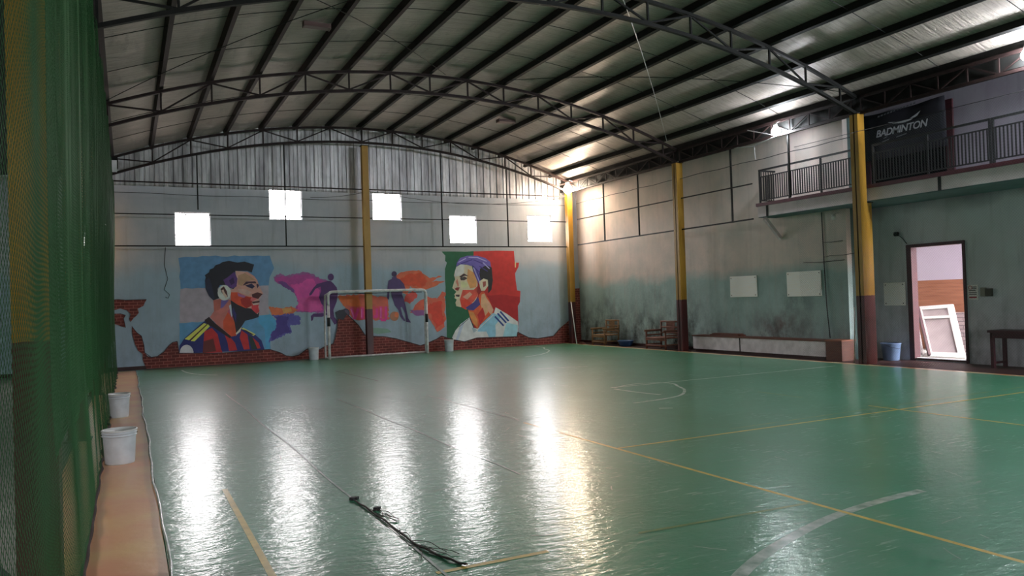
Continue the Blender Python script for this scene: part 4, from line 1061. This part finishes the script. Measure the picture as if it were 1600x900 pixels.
# sign, wall fittings, maroon table
t = thing('notice_sign', 'small red and black notice on the wall right of the doorway', 'sign', (XB, 9.88, 1.3))
MB().box(XB-0.012, XB-0.001, 9.775, 9.985, 1.30, 1.60).build('plate', M['white'], t)
b = MB()
for z_, h_, a, b_ in ((1.555, 0.018, 9.80, 9.90), (1.52, 0.018, 9.80, 9.90), (1.485, 0.018, 9.82, 9.96), (1.44, 0.016, 9.80, 9.96), (1.405, 0.016, 9.80, 9.96)):
    b.box(XB-0.014, XB-0.012, a, b_, z_-h_/2, z_+h_/2)
b.build('black_print', M['black'], t)
b = MB(); b.box(XB-0.014, XB-0.012, 9.80, 9.96, 1.33, 1.36)
ring = [(XB-0.013, 9.93+0.035*math.cos(2*PI*i/16), 1.545+0.035*math.sin(2*PI*i/16)) for i in range(17)]
b.tube(ring, 0.006, 5); b.build('red_print', mat('red_print', (0.35, 0.05, 0.07, 1), 0.5), t)
t = thing('wall_socket_box', 'dusty brown socket box on the wall above the maroon table', 'socket', (XB, 9.53, 1.45))
b = MB(); b.box(XB-0.07, XB-.001, 9.47, 9.60, 1.36, 1.52); b.build('box_body', mat('dusty_brown', (0.05, 0.045, 0.03, 1), 0.7), t, bevel=0.008)
b = MB(); b.box(XB-0.03, XB-.001, 9.60, 9.72, 1.36, 1.54); b.build('switch_plate', mat('dusty_plate', (0.25, 0.24, 0.20, 1), 0.7), t, bevel=0.004)
t = thing('wall_spotlight', 'small dark round fitting on the wall above and left of the doorway', 'fitting', (XB, 11.54, 2.78))
MB().lathe([(0.001,-0.05),(0.05,-0.045),(0.062,0),(0.05,0.045),(0.001,0.05)], (XB-0.06, 11.54, 2.79), 16).build('round_body', M['dark'], t, True)
MB().tube([(XB-0.05, 11.50, 2.77), (XB-0.015, 11.42, 2.68), (XB-0.01, 11.33, 2.56)], 0.008, 6).build('cable', M['dark'], t, True)
t = thing('maroon_table', 'dark maroon wooden table at the right edge against the wall', 'table', (15.15, 8.6, -0.022))
MB().box(14.92, 15.40, 7.7, 9.27, 0.665, 0.71).build('tabletop', M['maroon'], t)
for xx in (14.97, 15.35):
    for yy in (7.8, 9.20): MB().box(xx-0.03, xx+0.03, yy-0.03, yy+0.03, -0.022, 0.665).build('leg', M['maroon'], t)
MB().box(14.94, 15.38, 9.19, 9.21, 0.56, 0.665).build('apron', M['maroon'], t)
MB().box(14.95, 14.97, 7.8, 9.20, 0.56, 0.665).build('apron', M['maroon'], t)
MB().box(14.96, 15.36, 9.18, 9.21, 0.06, 0.10).build('stretcher', M['maroon'], t)

# cables and camera around the balcony column
t = thing('security_camera', 'small white security camera under the balcony beside the corner of the wall', 'camera', (14.68, 12.55, 3.25))
MB().lathe([(0.001,0),(0.045,0.0),(0.045,0.12),(0.001,0.12)], (14.60, 12.5, 3.2), 14).build('camera_body', M['white'], t, True)
MB().tube([(14.60, 12.5, 3.32), (14.70, 12.5, 3.36), (14.75, 12.5, 3.36)], 0.012, 6).build('mount', M['white'], t, True)
def cable(pts, r, label, mt='black'):
    b = MB(); b.tube(pts, r, 6); tag(b.build('wall_cable', M[mt], smooth=True, origin=pts[0]), label, 'cable', 'cables on the right wall')
cable([(14.72, 12.95, 3.43), (14.72, 12.93, 2.2), (14.70, 12.88, 1.2), (14.68, 12.80, 0.46)], 0.012, 'dark cable hanging from the balcony to the low bench')
cable([(14.72, 12.94, 2.72), (14.70, 12.7, 2.70), (14.70, 12.36, 2.71)], 0.006, 'upper thin cable running across to the wall corner')
cable([(14.72, 12.94, 2.36), (14.70, 12.7, 2.39), (14.70, 12.36, 2.38), (14.3, 11.7, 2.38)], 0.006, 'middle thin cable running from the hanging cable to the column')
cable([(14.73, 13.55, 2.27), (14.73, 13.0, 2.25), (14.73, 12.36, 2.27)], 0.007, 'lowest short cable on the wall above the pale board')
cable([(14.12, 11.35, 3.40), (14.10, 11.42, 2.6), (14.08, 11.40, 1.9), (14.06, 11.36, 1.45)], 0.010, 'dark cable curving down beside the balcony column')
cable([(14.80, 12.10, 3.40), (14.80, 12.12, 2.5), (14.80, 12.08, 1.2), (14.80, 12.10, 0.2)], 0.015, 'grey pipe in the recess behind the balcony column', 'zinc')
cable([(1.02, YW-0.012, 3.40), (0.98, YW-0.012, 2.9), (1.06, YW-0.012, 2.5), (0.96, YW-0.012, 2.2), (1.10, YW-0.012, 2.05), (1.06, YW-0.012, 1.95), (0.99, YW-0.012, 1.98)], 0.008, 'thin cable dangling on the mural wall left of the bearded portrait')
tag(MB().box(-0.9, -0.3, YW-0.03, YW-0.001, 5.0, 5.1).build('cable_tray', M['dark'], origin=(-0.6, YW, 5.05)), 'short dark tray at the left end of the mural wall', 'tray')

# ------------------------------------------------------------------ frayed cord and scraps on the floor
b = MB()
b.tube(smooth([(1.62,6.28,),(1.64,5.95),(1.66,5.4),(1.67,4.86),(1.74,4.50),(1.80,4.32)]) and [(p[0], p[1], 0.010+0.004*math.sin(i)) for i, p in enumerate(smooth([(1.62,6.2),(1.64,5.95),(1.66,5.4),(1.67,4.86),(1.74,4.50),(1.80,4.32)]))], 0.007, 6)
for k in range(15):
    y0 = rng.uniform(4.35, 6.1); x0 = 1.665+0.02*rng.normal(); a = -1.35 + 0.22*rng.normal(); l_ = rng.uniform(0.10, 0.42)
    P = [(x0+math.cos(a)*l_*s_ + 0.02*math.sin(s_*5+k), y0+math.sin(a)*l_*s_, 0.006+0.02*math.sin(PI*s_)*rng.uniform(.2, 1)) for s_ in [j/6 for j in range(7)]]
    b.tube(P, 0.0024, 4)
tag(b.build('frayed_cord', mat('grey_brown_cord', (0.10, 0.08, 0.075, 1), 0.7, noise=0.6, nscale=30), origin=(1.66, 5.2, 0)), 'frayed dark cord lying along the floor seam in the foreground', 'cord')
for (x_, y_, s_, lb) in ((1.63, 6.27, 0.024, 'small black knot at the far end of the frayed cord'), (1.70, 5.86, 0.018, 'small black scrap beside the frayed cord')):
    b = MB(); vs = [(x_+s_*math.cos(i*PI/4)*(1 if i % 2 else 1.7), y_+s_*math.sin(i*PI/4)*(1.5 if i % 2 else 0.8), 0.002) for i in range(8)]
    b.slab(vs, (0.004, 0.0, 0.022)); tag(b.build('black_scrap', M['black'], origin=(x_, y_, 0.0)), lb, 'scrap')

# ------------------------------------------------------------------ nets: every diamond of twine is real
def net(name, mt, y0, y1, z0, z1, cell, r, xf, label, group=None, parent=None, build=True):
    ny, nz = int((y1-y0)/(cell/2)), int((z1-z0)/(cell/2))
    I, J = np.meshgrid(np.arange(ny+1), np.arange(nz+1), indexing='ij')
    Y = y0 + I*cell/2; Z = z0 + J*cell/2
    X = xf(Y, Z)
    P = np.stack([X, Y + 0.008*np.sin(Z*7+Y*3), Z + 0.01*np.sin(Y*5)], -1)
    ok = (I+J) % 2 == 0
    segs = []
    for dj in (1, -1):
        a = ok[:-1, :].copy()
        if dj == 1: a[:, -1] = False
        else: a[:, 0] = False
        i, j = np.nonzero(a); segs.append((P[i, j], P[i+1, j+dj]))
    A_ = np.concatenate([s[0] for s in segs]); B_ = np.concatenate([s[1] for s in segs])
    d = B_-A_; d /= np.linalg.norm(d, axis=1)[:, None]
    u = np.cross(d, np.array([1.0, 0, 0])); u /= np.linalg.norm(u, axis=1)[:, None]; w = np.cross(d, u)
    N = len(A_); V = np.empty((N, 6, 3))
    for k in range(3):
        t = 2*PI*k/3; o_ = (u*math.cos(t)+w*math.sin(t))*r
        V[:, k] = A_+o_; V[:, 3+k] = B_+o_
    base = np.arange(N)[:, None, None]*6
    Q = np.array([[0,1,4,3],[1,2,5,4],[2,0,3,5]])[None] + base
    me = bpy.data.meshes.new(name); me.vertices.add(N*6); me.vertices.foreach_set('co', V.reshape(-1).astype(np.float32))
    me.loops.add(N*12); me.loops.foreach_set('vertex_index', Q.reshape(-1).astype(np.int32))
    me.polygons.add(N*3); me.polygons.foreach_set('loop_start', np.arange(0, N*12, 4, dtype=np.int32))
    me.update(calc_edges=True); me.materials.append(mt)
    o = bpy.data.objects.new(name, me); C.objects.link(o)
    if parent is not None: o.parent = parent
    return o
def left_x(Y, Z):
    f = np.clip((Y-7.0)/4, 0, 1)
    amp = (0.010 + 0.035*f)*np.clip(Z/1.2, 0.15, 1)
    ph = Y*2.1 + 0.6*np.sin(Y*0.7)
    return -0.305 + amp*np.sin(ph*2.0) + 0.020*np.sin(Y*7.3+Z*0.3)*f - 0.02*np.sin(Z*1.1)*(0.4+f) + 0.03*np.clip(1.2-Z, 0, 1.2)
t = thing('green_court_net', 'tall green twine net hanging along the left side of the court', 'net', (-0.33, 12, 0))
net('net_mesh', M['net'], 1.2, 23.2, 0.03, 5.12, 0.044, 0.0010, left_x, '', parent=t).location = Vector((0.33, -12, 0))
def left_x2(Y, Z): return left_x(Y, Z) - 0.02 + 0.02*np.sin(Y*3.3+1)
net('net_bunch', M['net'], 4.25, 23.1, 0.9, 5.12, 0.046, 0.0017, left_x2, '', parent=t).location = Vector((0.33, -12, 0))
b = MB(); P = []
for k in range(220):
    y = 1.2+22.0*k/219; P.append((float(left_x(np.array(y), np.array(0.03)))+0.004*math.sin(k), y, 0.010+0.006*math.sin(k*1.1)))
b.tube(P, 0.016, 7); ro = b.build('bottom_rope', M['rope'], t, True)
b = MB(); b.tube([(-0.305, 1.2, 5.135), (-0.305, 12, 5.12), (-0.305, 23.2, 5.135)], 0.012, 6); b.build('top_cable', M['dark'], t, True)
t = thing('fine_court_net', 'fine net hanging in front of the doorway wall on the right', 'net', (13.97, 9.5, 0))
net('net_mesh', mat('grey_net_twine', (0.10, 0.12, 0.12, 1), 0.6), 5.6, 12.9, 0.05, 4.9, 0.052, 0.0009, lambda Y, Z: 13.86+0.01*np.sin(Y*3+Z), '', parent=t).location = Vector((-13.97, -9.5, 0))
MB().tube([(13.86, 5.6, 4.91), (13.86, 12.9, 4.91)], 0.006, 6).build('top_cable', M['dark'], t, True)

# things in the side aisle, glimpsed through the net
t = thing('stacked_tarpaulin', 'dark folded tarpaulin heap behind the green net in the foreground', 'tarpaulin', (-0.9, 4.2, 0))
b = MB(); vs = []; fs = []
for i in range(13):
    for j in range(9):
        u, v = i/12, j/8
        h = 0.95*math.sin(PI*u)**0.6*math.sin(PI*v)**0.6 + 0.05*math.sin(9*u+5*v)
        vs.append((-1.5+0.95*u, 3.5+1.7*v, max(-0.012, h)))
for i in range(12):
    for j in range(8): fs.append((i*9+j, (i+1)*9+j, (i+1)*9+j+1, i*9+j+1))
b.add(vs, fs).build('cloth', mat('dark_tarp', (0.03, 0.045, 0.042, 1), 0.7, noise=0.4, nscale=4), t, True)

# ------------------------------------------------------------------ daylight
wd = bpy.data.worlds.new('World'); bpy.context.scene.world = wd; wd.use_nodes = True
wn, wl = wd.node_tree.nodes, wd.node_tree.links
bg = wn['Background']
sky = wn.new('ShaderNodeTexSky'); sky.sky_type = 'HOSEK_WILKIE'; sky.turbidity = 9; sky.ground_albedo = 0.5; sky.sun_direction = (0.1, 0.5, 0.85)
mx = wn.new('ShaderNodeMix'); mx.data_type = 'RGBA'; mx.inputs[0].default_value = 0.93; mx.inputs[7].default_value = (1.0, 0.94, 0.955, 1)
wl.new(sky.outputs[0], mx.inputs[6])
# below the horizon the outside is ordinary ground, much darker than the sky
wtc = wn.new('ShaderNodeTexCoord'); wsp = wn.new('ShaderNodeSeparateXYZ'); wl.new(wtc.outputs['Generated'], wsp.inputs[0])
wr_ = wn.new('ShaderNodeValToRGB'); wr_.color_ramp.elements[0].position = 0.0; wr_.color_ramp.elements[0].color = (0.20, 0.18, 0.16, 1)
wr_.color_ramp.elements[1].position = 0.02; wr_.color_ramp.elements[1].color = (1, 1, 1, 1)
wm = wn.new('ShaderNodeMix'); wm.data_type = 'RGBA'; wm.blend_type = 'MULTIPLY'; wm.inputs[0].default_value = 1
wl.new(wsp.outputs[2], wr_.inputs['Fac']); wl.new(mx.outputs[2], wm.inputs[6]); wl.new(wr_.outputs['Color'], wm.inputs[7])
wl.new(wm.outputs[2], bg.inputs['Color']); bg.inputs['Strength'].default_value = 31.0
def portal(name, axis, v, a, b_, c, d, flip):
    L = bpy.data.lights.new(name, 'AREA'); L.shape = 'RECTANGLE'; L.size = b_-a; L.size_y = d-c; L.cycles.is_portal = True
    o = bpy.data.objects.new(name, L); C.objects.link(o)
    o.location = ((a+b_)/2, v, (c+d)/2) if axis == 'Y' else (v, (a+b_)/2, (c+d)/2)
    if axis == 'Y': o.rotation_euler = (PI/2 * (-1 if flip else 1), 0, 0)
    else: o.rotation_euler = (PI/2, 0, PI/2*(-1 if flip else 1))
    return o
for w_ in WIN: portal('window_portal', 'Y', YW+0.19, *w_, True)
for w_ in FW: portal('front_portal', 'Y', YF-0.16, *w_, False)
for w_ in LW: portal('side_portal', 'X', XAIS-0.16, *w_, True)

# ------------------------------------------------------------------ camera and view
cd = bpy.data.cameras.new('camera'); co = bpy.data.objects.new('camera', cd); C.objects.link(co)
cd.sensor_fit = 'HORIZONTAL'; cd.sensor_width = 36; cd.lens = F*36/1600; cd.clip_start = 0.05; cd.clip_end = 200
co.matrix_world = Matrix(((CR.x, CU.x, -CF.x, CO.x), (CR.y, CU.y, -CF.y, CO.y), (CR.z, CU.z, -CF.z, CO.z), (0,0,0,1)))
sc = bpy.context.scene; sc.camera = co
sc.view_settings.view_transform = 'Standard'; sc.view_settings.look = 'None'; sc.view_settings.gamma = 1
sc.view_settings.exposure = 0.18; sc.view_settings.use_curve_mapping = False
sc.cycles.max_bounces = 8; sc.cycles.diffuse_bounces = 4; sc.cycles.glossy_bounces = 4; sc.cycles.sample_clamp_indirect = 6
sc.cycles.use_denoising = True
